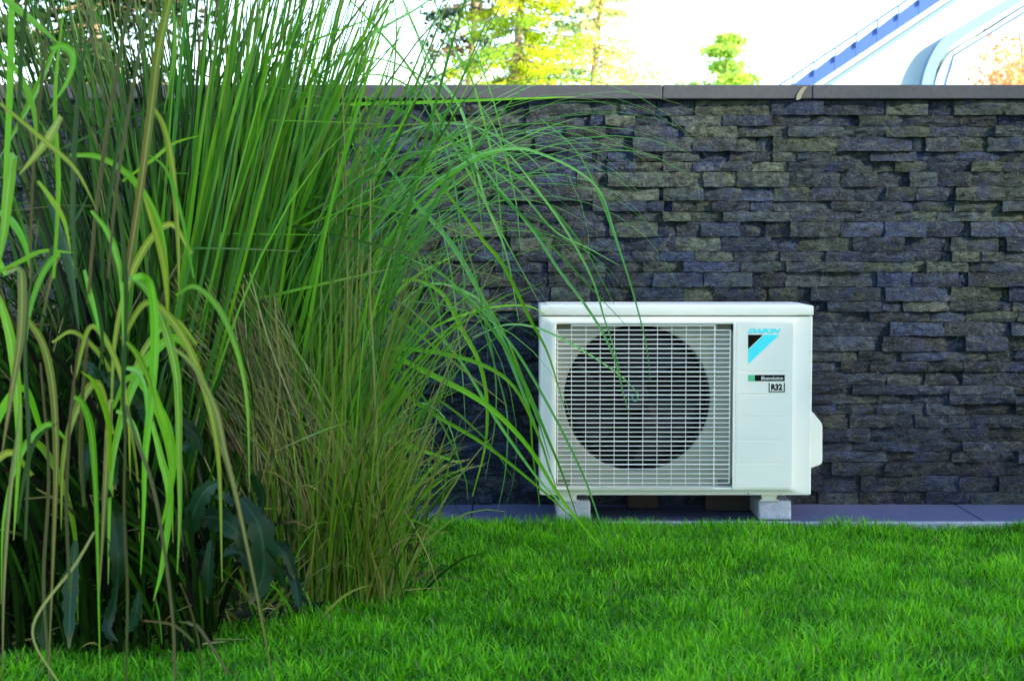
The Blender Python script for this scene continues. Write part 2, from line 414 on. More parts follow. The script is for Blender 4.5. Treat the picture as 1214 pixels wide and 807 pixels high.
# front cover: frame round the fan opening and the closed panel beside it
def loop_rect(x0, x1, z0, z1, r, y, seg=5):
    out = []
    for cx, cz, a0 in ((x1 - r, z1 - r, 0), (x0 + r, z1 - r, 90), (x0 + r, z0 + r, 180), (x1 - r, z0 + r, 270)):
        for k in range(seg):
            a = R(a0 + 90 * k / (seg - 1)); out.append((cx + r * math.cos(a), y, cz + r * math.sin(a)))
    return out
cz1 = U(0, 375)[1]; 
bm = bmesh.new()
loops = [loop_rect(ux0, ux1, uz0, cz1, 0.004, UY + 0.030),
         loop_rect(ux0, ux1, uz0, cz1, 0.004, UY + 0.012),
         loop_rect(ux0 + 0.005, ux1 - 0.005, uz0 + 0.001, cz1 - 0.001, 0.006, UY + 0.004),
         loop_rect(ux0 + 0.016, U(950, 0)[0], U(0, 583)[1], U(0, 378)[1], 0.010, UY + 0.001),
         loop_rect(ux0 + 0.030, U(944, 0)[0], U(0, 580.5)[1], U(0, 380)[1], 0.012, UY - 0.010),
         loop_rect(ux0 + 0.038, U(941, 0)[0], U(0, 578.5)[1], U(0, 381)[1], 0.012, UY - 0.0125)]
# fan opening loops (rectangular)
ox0, oz1 = U(659.5, 384); ox1, oz0 = U(869.5, 577)
inner = [loop_rect(ox0 - 0.003, ox1 + 0.003, oz0 - 0.003, oz1 + 0.003, 0.006, UY - 0.0125),
         loop_rect(ox0, ox1, oz0, oz1, 0.005, UY - 0.0095),
         loop_rect(ox0 + 0.001, ox1 - 0.001, oz0 + 0.001, oz1 - 0.001, 0.005, UY + 0.020)]
vl = [[bm.verts.new(c) for c in lp] for lp in loops + inner]
nn = len(vl[0])
for a, b in zip(vl[:-1], vl[1:]):
    for i in range(nn): bm.faces.new((a[i], a[(i+1) % nn], b[(i+1) % nn], b[i]))
bmesh.ops.recalc_face_normals(bm, faces=bm.faces)
for f in bm.faces: f.smooth = True
cover = link('front_cover', bm_mesh('front_cover', bm), M['white'], unit)
cover.modifiers.new('edge', 'EDGE_SPLIT').split_angle = R(32)
# the raised rib between fan opening and closed panel, and the closed panel with its pressed lines
link('cover_rib', box_me('cover_rib', U(871.5, 0)[0], U(874.5, 0)[0], UY - 0.0155, UY - 0.011, U(0, 578)[1], U(0, 382)[1], bev=0.002), M['white'], unit)
bm = bmesh.new()
px_ = [U(v, 0)[0] for v in (875.2, 877.5, 936, 943)]
ln = [439.7, 467, 493.6, 521, 548]
pz = [U(0, 577)[1]]
for y in ln[::-1]: pz += [U(0, y + 0.95)[1], U(0, y - 0.95)[1]]
pz += [U(0, 382.5)[1]]
g = [[bm.verts.new((x, UY - 0.0138 - (0.0 if 0 < i < 3 else -0.0006), z)) for i, x in enumerate(px_)] for z in pz]
gr = []
for j in range(len(pz) - 1):
    for i in range(3):
        f = bm.faces.new((g[j][i], g[j][i+1], g[j+1][i+1], g[j+1][i]))
        if i == 1 and j % 2 == 1: gr.append(f)
r_ = bmesh.ops.extrude_discrete_faces(bm, faces=gr)
for f in r_['faces']:
    for v in f.verts: v.co.y += 0.0200
panel = link('closed_panel', bm_mesh('closed_panel', bm), M['white'], unit)
# screw on the bottom lip
def disc(bm, cx, cz, r, y, n=16, y1=None):
    a = [bm.verts.new((cx + r * math.cos(2*math.pi*k/n), y, cz + r * math.sin(2*math.pi*k/n))) for k in range(n)]
    f = bm.faces.new(a)
    if y1 is not None:
        b = [bm.verts.new((v.co.x, y1, v.co.z)) for v in a]
        for k in range(n): bm.faces.new((a[k], a[(k+1) % n], b[(k+1) % n], b[k]))
    bmesh.ops.recalc_face_normals(bm, faces=bm.faces)
bm = bmesh.new(); sx, sz = U(886.5, 584.2)
disc(bm, sx, sz, 0.0042, UY - 0.0045, y1=UY + 0.002); link('screw', bm_mesh('screw', bm), M['galv'], unit)
bm = bmesh.new(); disc(bm, sx, sz, 0.0018, UY - 0.0051, y1=UY - 0.0040); link('screw', bm_mesh('screw', bm), M['black'], unit)
# fan shroud: sheet with a round mouth and a duct
fx, fz = U(755.7, 472.5); FR = 87.5 * pxm
SY = UY + 0.022
bm = bmesh.new(); n = 64
sq = []
for k in range(n):
    a = 2 * math.pi * k / n; c, s_ = math.cos(a), math.sin(a)
    tx = ((ox1 - fx) if c > 0 else (fx - ox0)) / max(abs(c), 1e-6); tz = ((oz1 - fz) if s_ > 0 else (fz - oz0)) / max(abs(s_), 1e-6)
    q = min(tx, tz); sq.append((fx + c * q, SY, fz + s_ * q))
prof = [(FR + 0.004, SY), (FR + 0.001, SY + 0.002), (FR - 0.001, SY + 0.006), (FR - 0.002, SY + 0.075)]
vl = [[bm.verts.new(c) for c in sq]] + [[bm.verts.new((fx + r_ * math.cos(2*math.pi*k/n), y, fz + r_ * math.sin(2*math.pi*k/n))) for k in range(n)] for r_, y in prof]
for i, (a, b) in enumerate(zip(vl[:-1], vl[1:])):
    for k in range(n):
        f = bm.faces.new((a[k], a[(k+1) % n], b[(k+1) % n], b[k])); f.smooth = i > 0
        f.material_index = 1 if i >= 3 else 0
bmesh.ops.recalc_face_normals(bm, faces=bm.faces)
me = bm_mesh('fan_shroud', bm); me.materials.append(M['shroud']); me.materials.append(M['black'])
link('fan_shroud', me, None, unit)
# small fixing plates in the four corners of the opening
for cx, cy in ((668, 388), (860, 388), (668, 573), (860, 573)):
    x, z = U(cx, cy)
    pl = link('fixing_plate', box_me('fixing_plate', x - 0.019, x + 0.019, SY - 0.004, SY - 0.0005, z - 0.010, z + 0.010, bev=0.001), plain('plate_sheet', (0.16, 0.15, 0.12), 0.6) if 'plate' not in M else M['plate'], unit)
    M['plate'] = pl.data.materials[0]
# interior: coil and dark lining
bm = bmesh.new(); add_box(bm, ox0 - 0.01, U(880, 0)[0], UY + 0.175, UY + 0.262, uz0 + 0.007, uz1 - 0.027)
link('coil', bm_mesh('coil', bm), M['fins'], unit)
bm = bmesh.new()
add_box(bm, ux0 + 0.0045, ox0 - 0.011, UY + 0.035, UY + 0.262, uz0 + 0.007, uz1 - 0.027)
link('inner_lining', bm_mesh('inner_lining', bm), M['black'], unit)
bm = bmesh.new()
add_box(bm, U(881, 0)[0], U(884, 0)[0], UY + 0.035, UY + 0.255, uz0 + 0.007, uz1 - 0.027)
link('inner_lining', bm_mesh('inner_lining', bm), M['black'], unit)
# fan
fan = link('fan', mesh_np('fan', *(lambda VF: (VF[0], VF[1]))(tube([(fx, UY + 0.065, fz), (fx, UY + 0.07, fz), (fx, UY + 0.13, fz)], [0.034, 0.040, 0.040], 32))), M['fan'], unit)
for k in range(3):
    V = []; a0 = R(75 + 120 * k)
    for j in range(13):
        tt = j / 12
        for i in range(9):
            s_ = i / 8
            rr = 0.036 + (FR - 0.012 - 0.036) * s_
            sweep = R(-22) * s_ + R(30 + 62 * (0.45 + 0.55 * s_)) * (tt - 0.3)
            yy = UY + 0.072 + 0.050 * tt + 0.012 * math.sin(tt * math.pi)
            V.append((fx + rr * math.cos(a0 + sweep), yy, fz + rr * math.sin(a0 + sweep)))
    F = [(j*9+i, j*9+i+1, (j+1)*9+i+1, (j+1)*9+i) for j in range(12) for i in range(8)]
    bl = link('fan_blade', mesh_np('fan_blade', V, F4=F, smooth=True), M['fan'], fan)
    bl.modifiers.new('thick', 'SOLIDIFY').thickness = 0.003
bm = bmesh.new(); disc(bm, fx, fz, 0.0345, UY + 0.0645, n=32, y1=UY + 0.0665); link('hub_cap', bm_mesh('hub_cap', bm), M['fan'], fan)
# grille: every bar a piece of its own
gy0 = UY - 0.0135
grille = link('grille', box_me('grille', U(849, 0)[0] , U(850.6, 0)[0], gy0 + 0.0036, gy0 + 0.0066, U(0, 577)[1], U(0, 385)[1]), M['bars'], unit)
gx0, gx1 = U(661, 0)[0], U(868.5, 0)[0]; cx0, cx1 = U(678.3, 0)[0], U(849.8, 0)[0]
def bar_mesh(x0, x1, h):
    V, F = tube([(x0, 0, 0), (x1, 0, 0)], h, 8); 
    return mesh_np('grille_bar', V, F4=F, smooth=True)
thin = bar_mesh(gx0, gx1, 0.0014); thick = bar_mesh(gx0, gx1, 0.0020); short = bar_mesh(cx0, cx1, 0.0016)
thickw = []
nb = 36
for k in range(nb):
    py = 385.6 + (577 - 385.6) * k / (nb - 1)
    z = U(0, py)[1]
    me = short if k in (0, nb - 1) else (thick if k % 5 == 0 else thin)
    link('grille_bar', me, M['bars'], grille, (0, gy0, z))
zz0, zz1 = U(0, 577)[1], U(0, 385.6)[1]
V, F = tube([(0, 0, zz0), (0, 0, zz1)], 0.0010, 6); vb_ = mesh_np('grille_rod', V, F4=F, smooth=True)
zc0, zc1 = U(0, 571.5)[1], U(0, 391)[1]
V, F = tube([(0, 0, zc0), (0, 0, zc1)], 0.0015, 6); vc_ = mesh_np('grille_rod', V, F4=F, smooth=True)
for k in range(10):
    link('grille_rod', vb_, M['bars'], grille, (U(678.3 + 17.15 * k, 0)[0], gy0 + 0.004, 0))
for v in (661.5, 868):
    link('grille_rod', vc_, M['bars'], grille, (U(v, 0)[0], gy0 + 0.003, 0))
# round badge in the middle of the grille
V, F = tube([(fx - 0.008 + 0.0085*math.cos(a), UY - 0.0165, fz + 0.003 + 0.0085*math.sin(a)) for a in np.linspace(0, 2*np.pi, 20)], 0.0013, 6)
link('grille_badge', mesh_np('grille_badge', V, F4=F, smooth=True), plain('green_plastic', (0.10, 0.42, 0.30), 0.4), unit)
# valve cover on the right side
bm = bmesh.new()
pp = [U(962.2, 487), U(965, 488.5), U(976, 502), U(977.5, 505), U(977.5, 549), U(976, 552), U(962.2, 557)]
prism(bm, pp, UY + 0.030, UY + 0.150)
bmesh.ops.bevel(bm, geom=[e for e in bm.edges], offset=0.003, segments=2, affect='EDGES')
link('valve_cover', bm_mesh('valve_cover', bm), M['white'], unit)
# printed marks
PYF = UY - 0.0145
def flat(name, polys, mat, parent=unit, y=PYF):
    bm = bmesh.new()
    for pl in polys: bm.faces.new([bm.verts.new((U(a, b)[0], y, U(a, b)[1])) for a, b in pl])
    me = bm_mesh(name, bm); return link(name, me, mat, parent)
def text(name, body, px0, px1, py0, py1, mat, shear=0.0, bold=0.0, y=PYF):
    """lettering set to fill the given part of the panel"""
    c = bpy.data.curves.new(name, 'FONT'); c.body = body; c.shear = shear; c.offset = bold; c.resolution_u = 3
    to = bpy.data.objects.new('t', c); COL.objects.link(to)
    bpy.context.view_layer.update()
    me = bpy.data.meshes.new_from_object(to.evaluated_get(bpy.context.evaluated_depsgraph_get()))
    COL.objects.unlink(to); bpy.data.objects.remove(to)
    co = np.array([v.co[:] for v in me.vertices]); mn, mx = co.min(0), co.max(0)
    xa, za = U(px0, py1); xb, zb = U(px1, py0)
    for v in me.vertices:
        a = (v.co.x - mn[0]) / (mx[0] - mn[0]); b = (v.co.y - mn[1]) / (mx[1] - mn[1])
        v.co = (xa + a * (xb - xa), y, za + b * (zb - za))
    me.name = name; me.materials.clear()
    return link(name, me, mat, unit)
text('lettering', 'DAIKIN', 885.5, 924.8, 389.0, 394.8, M['cyan'], 0.35, 0.055)
flat('logo_black', [[(886, 396.4), (904, 396.4), (886, 413.4)]], M['inkblack'])
flat('logo_cyan', [[(905, 396.4), (923, 396.4), (886.4, 431), (886, 414.4)]], M['cyan'])
flat('badge_green', [[(886, 443.8), (894, 443.8), (894, 451.2), (886, 451.2)]], M['green_print'])
flat('badge_black', [[(894, 443.8), (929.4, 443.8), (929.4, 451.2), (894, 451.2)]], M['inkblack'])
text('lettering', 'Bluevolution', 901.5, 927.4, 445.6, 449.6, M['white_print'], 0.1, 0.02, y=PYF - 0.0004)
text('lettering', 'R32', 913.2, 926.5, 454.4, 462.0, M['inkblack'], 0.0, 0.052)
flat('badge_outline', [[(910.3, 453.0), (911.5, 453.0), (911.5, 463.0), (910.3, 463.0)], [(928.2, 453.0), (929.5, 453.0), (929.5, 463.0), (928.2, 463.0)], [(910.3, 463.0), (929.5, 463.0), (929.5, 464.2), (910.3, 464.2)]], M['inkblack'])
# feet
for fa, fb in ((664, 686), (908, 928)):
    xa, xb = U(fa, 0)[0], U(fb, 0)[0]
    bm = bmesh.new(); zt = 0.061
    add_box(bm, xa, xb, UY + 0.010, UY + UD - 0.01, uz0 - 0.004, uz0 - 0.0005)
    add_box(bm, xa + 0.002, xa + 0.005, UY + 0.012, UY + UD - 0.012, zt + 0.003, uz0 - 0.0045)
    add_box(bm, xb - 0.005, xb - 0.002, UY + 0.012, UY + UD - 0.012, zt + 0.003, uz0 - 0.0045)
    add_box(bm, xa + 0.0055, xb - 0.0055, UY + 0.012, UY + 0.015, zt + 0.003, uz0 - 0.0045)
    add_box(bm, xa - 0.004, xb + 0.004, UY + 0.006, UY + UD - 0.006, zt - 0.001, zt + 0.0025)
    link('foot', bm_mesh('foot', bm), M['galv'], unit)
# concrete blocks under the feet
def block(px0, px1, y0, y1, h, label, mat, skew=0.0, name='concrete_block', cat='concrete block', group=None):
    xa = (px0 - 607) / FPX * y0; xb = (px1 - 607) / FPX * y0
    bm = bmesh.new(); add_box(bm, xa, xb, y0, y1, 0.002, h, bev=0.006, seg=2)
    for v in bm.verts:
        v.co.x += skew * (v.co.y - y0); v.co += Vector((rnd.gauss(0, .0007), rnd.gauss(0, .0007), 0))
    o = link(name, bm_mesh(name, bm), mat); tag(o, label, cat, group); return o
block(660.5, 700.5, 4.755, 5.02, 0.060, 'pale concrete block carrying the left foot of the heat pump, half behind arching grass', M['block'], group='blocks under the heat pump')
block(902, 941, 4.752, 5.02, 0.060, 'pale concrete block carrying the right foot of the heat pump, beside the bare paving', M['block'], group='blocks under the heat pump')
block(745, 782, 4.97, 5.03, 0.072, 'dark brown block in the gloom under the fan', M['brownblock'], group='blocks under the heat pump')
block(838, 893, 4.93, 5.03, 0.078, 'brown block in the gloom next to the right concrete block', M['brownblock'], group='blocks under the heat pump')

# ------------------------------------------------------------------ ribbons (leaves and blades)
def ribbon(pts, wid, hint, c0, c1, fold=0.25, mid=None, edge=None):
    """leaf as a strip three vertices wide, folded along its midrib"""
    pts = np.asarray(pts, float); n = len(pts)
    T = np.gradient(pts, axis=0); T /= np.linalg.norm(T, axis=1)[:, None] + 1e-9
    Sd = np.cross(T, hint); Sd /= np.linalg.norm(Sd, axis=1)[:, None] + 1e-9
    Nn = np.cross(Sd, T)
    w2 = np.asarray(wid)[:, None] * 0.5
    Lf = pts - Sd * w2 + Nn * w2 * fold; Rt = pts + Sd * w2 + Nn * w2 * fold
    tt = np.linspace(0, 1, n)[:, None]
    c = np.asarray(c0)[None] * (1 - tt) + np.asarray(c1)[None] * tt
    if rnd.random() < 0.4 and n > 7:
        tipc = np.array([0.30, 0.24, 0.10]); c[-1] = c[-1]*0.2 + tipc*0.8; c[-2] = c[-2]*0.6 + tipc*0.4
    if mid is None:
        V = np.stack([Lf, pts, Rt], 1).reshape(-1, 3); C = np.repeat(c, 3, 0); k = 3
    else:
        m_ = np.asarray(mid)[None] * np.ones((n, 1)); e_ = c if edge is None else c * 0.4 + np.asarray(edge)[None] * 0.6
        a = 0.05
        V = np.stack([Lf, pts - Sd * w2 * (a + .12) + Nn * w2 * fold * .1, pts - Sd * w2 * a, pts + Sd * w2 * a, pts + Sd * w2 * (a + .12) + Nn * w2 * fold * .1, Rt], 1).reshape(-1, 3)
        C = np.stack([e_, c, m_, m_, c, e_], 1).reshape(-1, 3); k = 6
    F = [(i*k+j, i*k+j+1, (i+1)*k+j+1, (i+1)*k+j) for i in range(n-1) for j in range(k-1)]
    return V, np.array(F), C
def spline(pts, n):
    pts = np.asarray(pts, float)
    if len(pts) == 2: return pts[0] + (pts[1] - pts[0]) * np.linspace(0, 1, n)[:, None]
    p = np.vstack([2*pts[0] - pts[1], pts, 2*pts[-1] - pts[-2]])
    m_ = len(pts) - 1; out = []
    for t_ in np.linspace(0, m_ - 1e-6, n):
        i = int(t_); u = t_ - i; a, b, c, d = p[i], p[i+1], p[i+2], p[i+3]
        out.append(0.5 * ((2*b) + (-a + c)*u + (2*a - 5*b + 4*c - d)*u*u + (-a + 3*b - 3*c + d)*u**3))
    return np.array(out)
def wprof(n, base=0.5, tip=0.04, peak=0.35):
    t_ = np.linspace(0, 1, n)
    return np.where(t_ < peak, base + (1 - base) * (t_ / peak), 1 - (1 - tip) * ((t_ - peak) / (1 - peak)) ** 1.6)
class Bag:
    def __init__(s): s.V, s.F, s.C, s.n = [], [], [], 0
    def add(s, V, F, C): s.V.append(V); s.F.append(F + s.n); s.C.append(C); s.n += len(V)
    def mesh(s, name): return mesh_np(name, np.concatenate(s.V), F4=np.concatenate(s.F), cols=np.concatenate(s.C), smooth=True)
def arch(base, az, e0, L, droop, n=12, pw=1.6, wob=0.03):
    """stem that leaves the ground at elevation e0 and bends over under its own weight"""
    t_ = np.linspace(0, 1, n); e = e0 - droop * t_ ** pw; a = az + wob * np.cumsum(rng.normal(0, 1, n)) * 0.5
    if rnd.random() < 0.10:
        kk = rnd.randrange(n // 2, n); e[kk:] -= rnd.uniform(0.8, 2.0)
    d = np.stack([np.cos(e) * np.cos(a), np.cos(e) * np.sin(a), np.sin(e)], -1) * (L / (n - 1))
    p = np.vstack([[0, 0, 0], np.cumsum(d[:-1], 0)]) + np.asarray(base)
    return p
GREEN = [(0.075, 0.250, 0.008), (0.110, 0.340, 0.008), (0.040, 0.150, 0.008), (0.160, 0.430, 0.010), (0.070, 0.260, 0.025)]
PALEG = [(0.15, 0.42, 0.08), (0.18, 0.46, 0.13), (0.12, 0.38, 0.04)]
STRAW = [(0.36, 0.34, 0.09), (0.26, 0.26, 0.06), (0.46, 0.44, 0.17), (0.22, 0.27, 0.04)]
BROWN = [(0.13, 0.09, 0.03), (0.09, 0.07, 0.025), (0.17, 0.12, 0.05)]
DARK = [(0.006, 0.018, 0.003), (0.008, 0.025, 0.003), (0.014, 0.045, 0.004), (0.009, 0.010, 0.005)]  # near-black leaf colours that carry the shade of the undergrowth
def jit(c, s=0.15):
    k = rnd.uniform(1 - s, 1 + s); return tuple(max(0, x * k * rnd.uniform(0.93, 1.07)) for x in c)

# ---- wide striped leaves in front (traced one by one)
misc = empty('striped_silver_grass', (-0.85, 2.75, LZ), 'tall silver grass with broad pale-striped drooping leaves at the left edge of the lawn', 'ornamental grass')
V_ = 'v'; G_ = 'g'; B_ = 'b'; T_ = 't'
wide = [
 ([(0,122),(50,164),(90,201),(115,249)], 8, 'y'), ([(72,138),(55,167),(23,207)], 13, 'y'), ([(67,55),(50,94),(30,134),(0,187)], 13, 'v'),
 ([(60,58),(75,55),(87,68),(80,97),(58,130)], 10, 'v'), ([(-10,-12),(20,10),(45,30),(72,54)], 10, 'g'),
 ([(180,125),(194,148),(203,185),(209,240),(212,300),(212,345)], 12, 'y'), ([(204,-20),(199,10),(187,67),(180,125),(166,230),(150,330)], 13, 'yb'),
 ([(205,5),(208,40),(204,84),(194,136)], 6, 'g'), ([(83,184),(117,186),(150,205),(175,235),(192,275),(199,330),(199,385)], 10, 'v'),
 ([(18,184),(14,190),(9,230),(4,280),(-6,330)], 15, 'v'), ([(158,-20),(134,110),(114,248),(104,360)], 6, 'b'), ([(178,-10),(157,110),(139,218),(128,330)], 5, 'b'),
 ([(62,-10),(50,100),(40,200),(36,330)], 5, 'b'), ([(14,-20),(12,100),(6,230)], 9, 'g'), ([(32,-10),(24,90),(22,200)], 7, 'd'),
 ([(108,250),(125,272),(137,300),(144,340),(146,410)], 9, 'v'),
 ([(151,329),(163,333),(180,352),(199,399),(210,454),(212,540),(213,610),(210,680)], 12, 'v'),
 ([(158,331),(170,328),(180,340),(185,399),(180,475),(173,540),(171,600),(167,680)], 16, 'v'),
 ([(178,450),(188,480),(198,505),(205,545),(200,590),(186,640)], 12, 'v'), ([(205,412),(222,425),(238,446),(257,489),(267,535),(281,591),(302,691),(325,812)], 9, 'yb'),
 ([(22,366),(34,380),(52,409),(63,460),(67,540),(64,640),(57,812)], 12, 'yb'), ([(-6,345),(4,370),(14,412),(20,470),(22,540),(16,640)], 14, 'v'),
 ([(8,322),(22,320),(26,335),(24,400),(12,475),(2,540)], 12, 'yb'), ([(88,470),(97,477),(106,500),(111,540),(115,627),(119,812)], 10, 'v'),
 ([(134,474),(130,482),(127,540),(123,610),(118,700)], 9, 'yb'), ([(-8,326),(25,310),(52,298),(92,300)], 8, 'g'),
 ([(100,320),(106,342),(113,370),(121,408)], 9, 'v'), ([(60,240),(72,280),(84,322),(94,392)], 16, 'd'),
 ([(140,230),(146,290),(148,340),(147,399),(146,475),(150,560)], 9, 'd'), ([(172,235),(186,280),(194,312),(198,350),(199,392)], 10, 'y'),
 ([(150,405),(162,420),(175,447),(188,490)], 9, 'v'), ([(150,436),(162,440),(172,460),(175,505)], 9, 'v'), ([(138,487),(150,492),(162,510),(170,540)], 9, 'v'),
 ([(150,480),(162,520),(185,591),(204,723),(208,815)], 5, 'b'), ([(24,480),(21,520),(12,591),(5,698),(3,815)], 9, 'yb'),
 ([(180,500),(190,540),(201,591),(192,670),(182,712)], 11, 'v'), ([(112,630),(90,668),(39,744),(71,812)], 4, 't'),
 ([(212,735),(226,738),(240,750),(272,800)], 5, 'b'), ([(118,440),(122,405),(118,370),(108,330)], 7, 'd'), ([(40,330),(60,300),(90,260),(105,230)], 8, 'd'),
 ([(100,600),(96,540),(98,470),(104,400)], 6, 'b'), ([(84,700),(80,600),(84,500),(95,400)], 6, 'b'), ([(150,810),(152,700),(148,600),(150,480)], 5, 'b'),
 ([(60,810),(52,690),(58,560),(48,430)], 5, 'b'), ([(30,640),(34,520),(30,400),(46,260)], 6, 'd'), ([(120,330),(128,250),(142,160),(150,60)], 8, 'd'),
 ([(90,330),(86,240),(92,120),(110,-10)], 8, 'd'), ([(64,330),(70,220),(66,110),(78,-10)], 9, 'g'), ([(230,330),(214,250),(196,200),(170,180)], 5, 'g'),
 ([(45,215),(60,235),(76,262),(84,300)], 7, 'y'), ([(0,60),(24,90),(40,130),(44,180)], 9, 'g'),
 ([(-5,250),(14,262),(30,290),(38,330)], 10, 'g'), ([(20,620),(30,560),(44,520),(70,500)], 6, 'd'), ([(240,812),(236,760),(226,720),(214,690)], 4, 'b'),
 ([(145,215),(180,190),(206,170),(240,160)], 5, 'g'), ([(230,760),(205,740),(170,735)], 4, 'b'), ([(130,560),(128,500),(112,455),(96,440)], 8, 'g'),
]
for k in range(15):       # more of the same leaves, hanging over from stems farther back
    x = rnd.uniform(-10, 235); y = rnd.uniform(-10, 560) if x < 130 else rnd.uniform(150, 520)
    L = rnd.uniform(170, 340); sg = rnd.choice([-1, 1, 1]); up = rnd.uniform(8, 60)
    wide.append(([(x, y + up), (x + sg*L*0.10, y), (x + sg*L*0.24, y + L*0.16), (x + sg*L*0.34, y + L*0.5), (x + sg*L*0.36, y + L)], rnd.uniform(8, 14), rnd.choice('vyygyy')))
for i, (pts, wpx, kd) in enumerate(wide):
    Y0 = 2.45 + (i * 0.37 % 1) * 0.5
    if pts[-1][1] > 780: Y0 = min(Y0, 2.75)
    if i >= len(wide) - 15: Y0 += 0.35
    Yt = Y0 + rnd.uniform(-0.18, 0.12)
    n = 7 + 5 * len(pts)
    w3 = [P(x, y, Y0 + (Yt - Y0) * k / (len(pts) - 1)) for k, (x, y) in enumerate(pts)]
    cv = spline(w3, n)
    g0 = jit(rnd.choice([GREEN[1], GREEN[3], (0.15, 0.33, 0.008)]))
    g0 = tuple(v * 1.1 for v in g0); mid = None; edge = None; c0 = c1 = g0; fold = 0.3
    if kd in ('v', 'y', 'yb'):
        mid = (0.32, 0.50, 0.12) if kd == 'v' else (0.42, 0.45, 0.11)
        if kd == 'y': c0 = c1 = jit((0.27, 0.40, 0.012)); edge = (0.20, 0.12, 0.04)
        if kd == 'yb': c0 = jit((0.17, 0.30, 0.015)); c1 = jit((0.16, 0.12, 0.035)); edge = (0.22, 0.12, 0.05)
        if wpx < 8: mid = None
    elif kd == 'b': c0, c1 = jit((0.09, 0.12, 0.03)), jit(BROWN[0]); fold = 0.8
    elif kd == 't': c0 = c1 = STRAW[0]
    elif kd == 'd': c0, c1 = jit((0.035, 0.08, 0.016)), jit((0.04, 0.09, 0.018))
    stalk = kd in ('b', 't') or (pts[0][1] < 0 and pts[-1][1] > 200)
    wp = wprof(n, 0.8, 0.6) if stalk else wprof(n, 0.55, 0.10, 0.4)
    hint = np.array([rnd.uniform(-0.7, 0.7), -1.0, rnd.uniform(-0.1, 0.3)])
    V, F, C = ribbon(cv, wp * 0.88 * wpx * Y0 / FPX, hint, c0, c1, fold, mid, edge)
    o = link('stem' if kd in ('b', 't') else 'leaf', mesh_np('leaf', V, F4=F, cols=C, smooth=True), M['blade'], misc)
    if kd == 't': o['label'] = 'bent straw coloured stalk'

# ---- tall upright green clump behind
reed = empty('reed_grass', (P(255, 600, 3.75)[0], 3.75, LZ), 'dense clump of tall upright green grass reaching out of the top of the photo', 'ornamental grass')
bag = Bag(); nleaf = 0
for k in range(720):
    u = rnd.gauss(0, 1)
    bx = reed.location.x + rnd.gauss(-0.10, 0.09) ; by = 3.95 + rnd.gauss(0, 0.10)
    ang = rnd.uniform(-18, 15) if k % 3 else rnd.uniform(4, 16)
    lean = R(ang); dirx = math.sin(lean); az = 0 if dirx > 0 else math.pi
    az += rnd.gauss(0.1, 0.25) * (1 if dirx > 0 else -1); e0 = math.pi/2 - abs(lean) - (rnd.uniform(0.05, 0.25) if k % 9 == 0 else 0)
    L = rnd.uniform(1.0, 1.7); n = 10
    cv = arch((bx, by, LZ + 0.02), az, e0, L, rnd.uniform(0.0, 0.16) if k % 4 else rnd.uniform(0.2, 0.9), n, 2.6, 0.03)
    wd = rnd.uniform(0.005, 0.012)
    right = (ang > 4)
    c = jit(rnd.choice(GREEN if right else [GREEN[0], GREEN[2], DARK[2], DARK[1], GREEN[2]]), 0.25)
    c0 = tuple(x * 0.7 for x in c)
    hint = np.array([rnd.uniform(-0.9, 0.9), -1, 0.1])
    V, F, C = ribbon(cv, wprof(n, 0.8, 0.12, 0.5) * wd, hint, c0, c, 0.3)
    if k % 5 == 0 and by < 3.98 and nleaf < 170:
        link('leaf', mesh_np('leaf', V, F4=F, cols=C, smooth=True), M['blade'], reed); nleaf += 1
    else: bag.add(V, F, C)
tag(link('foliage', bag.mesh('foliage'), M['blade'], reed), kind='stuff')

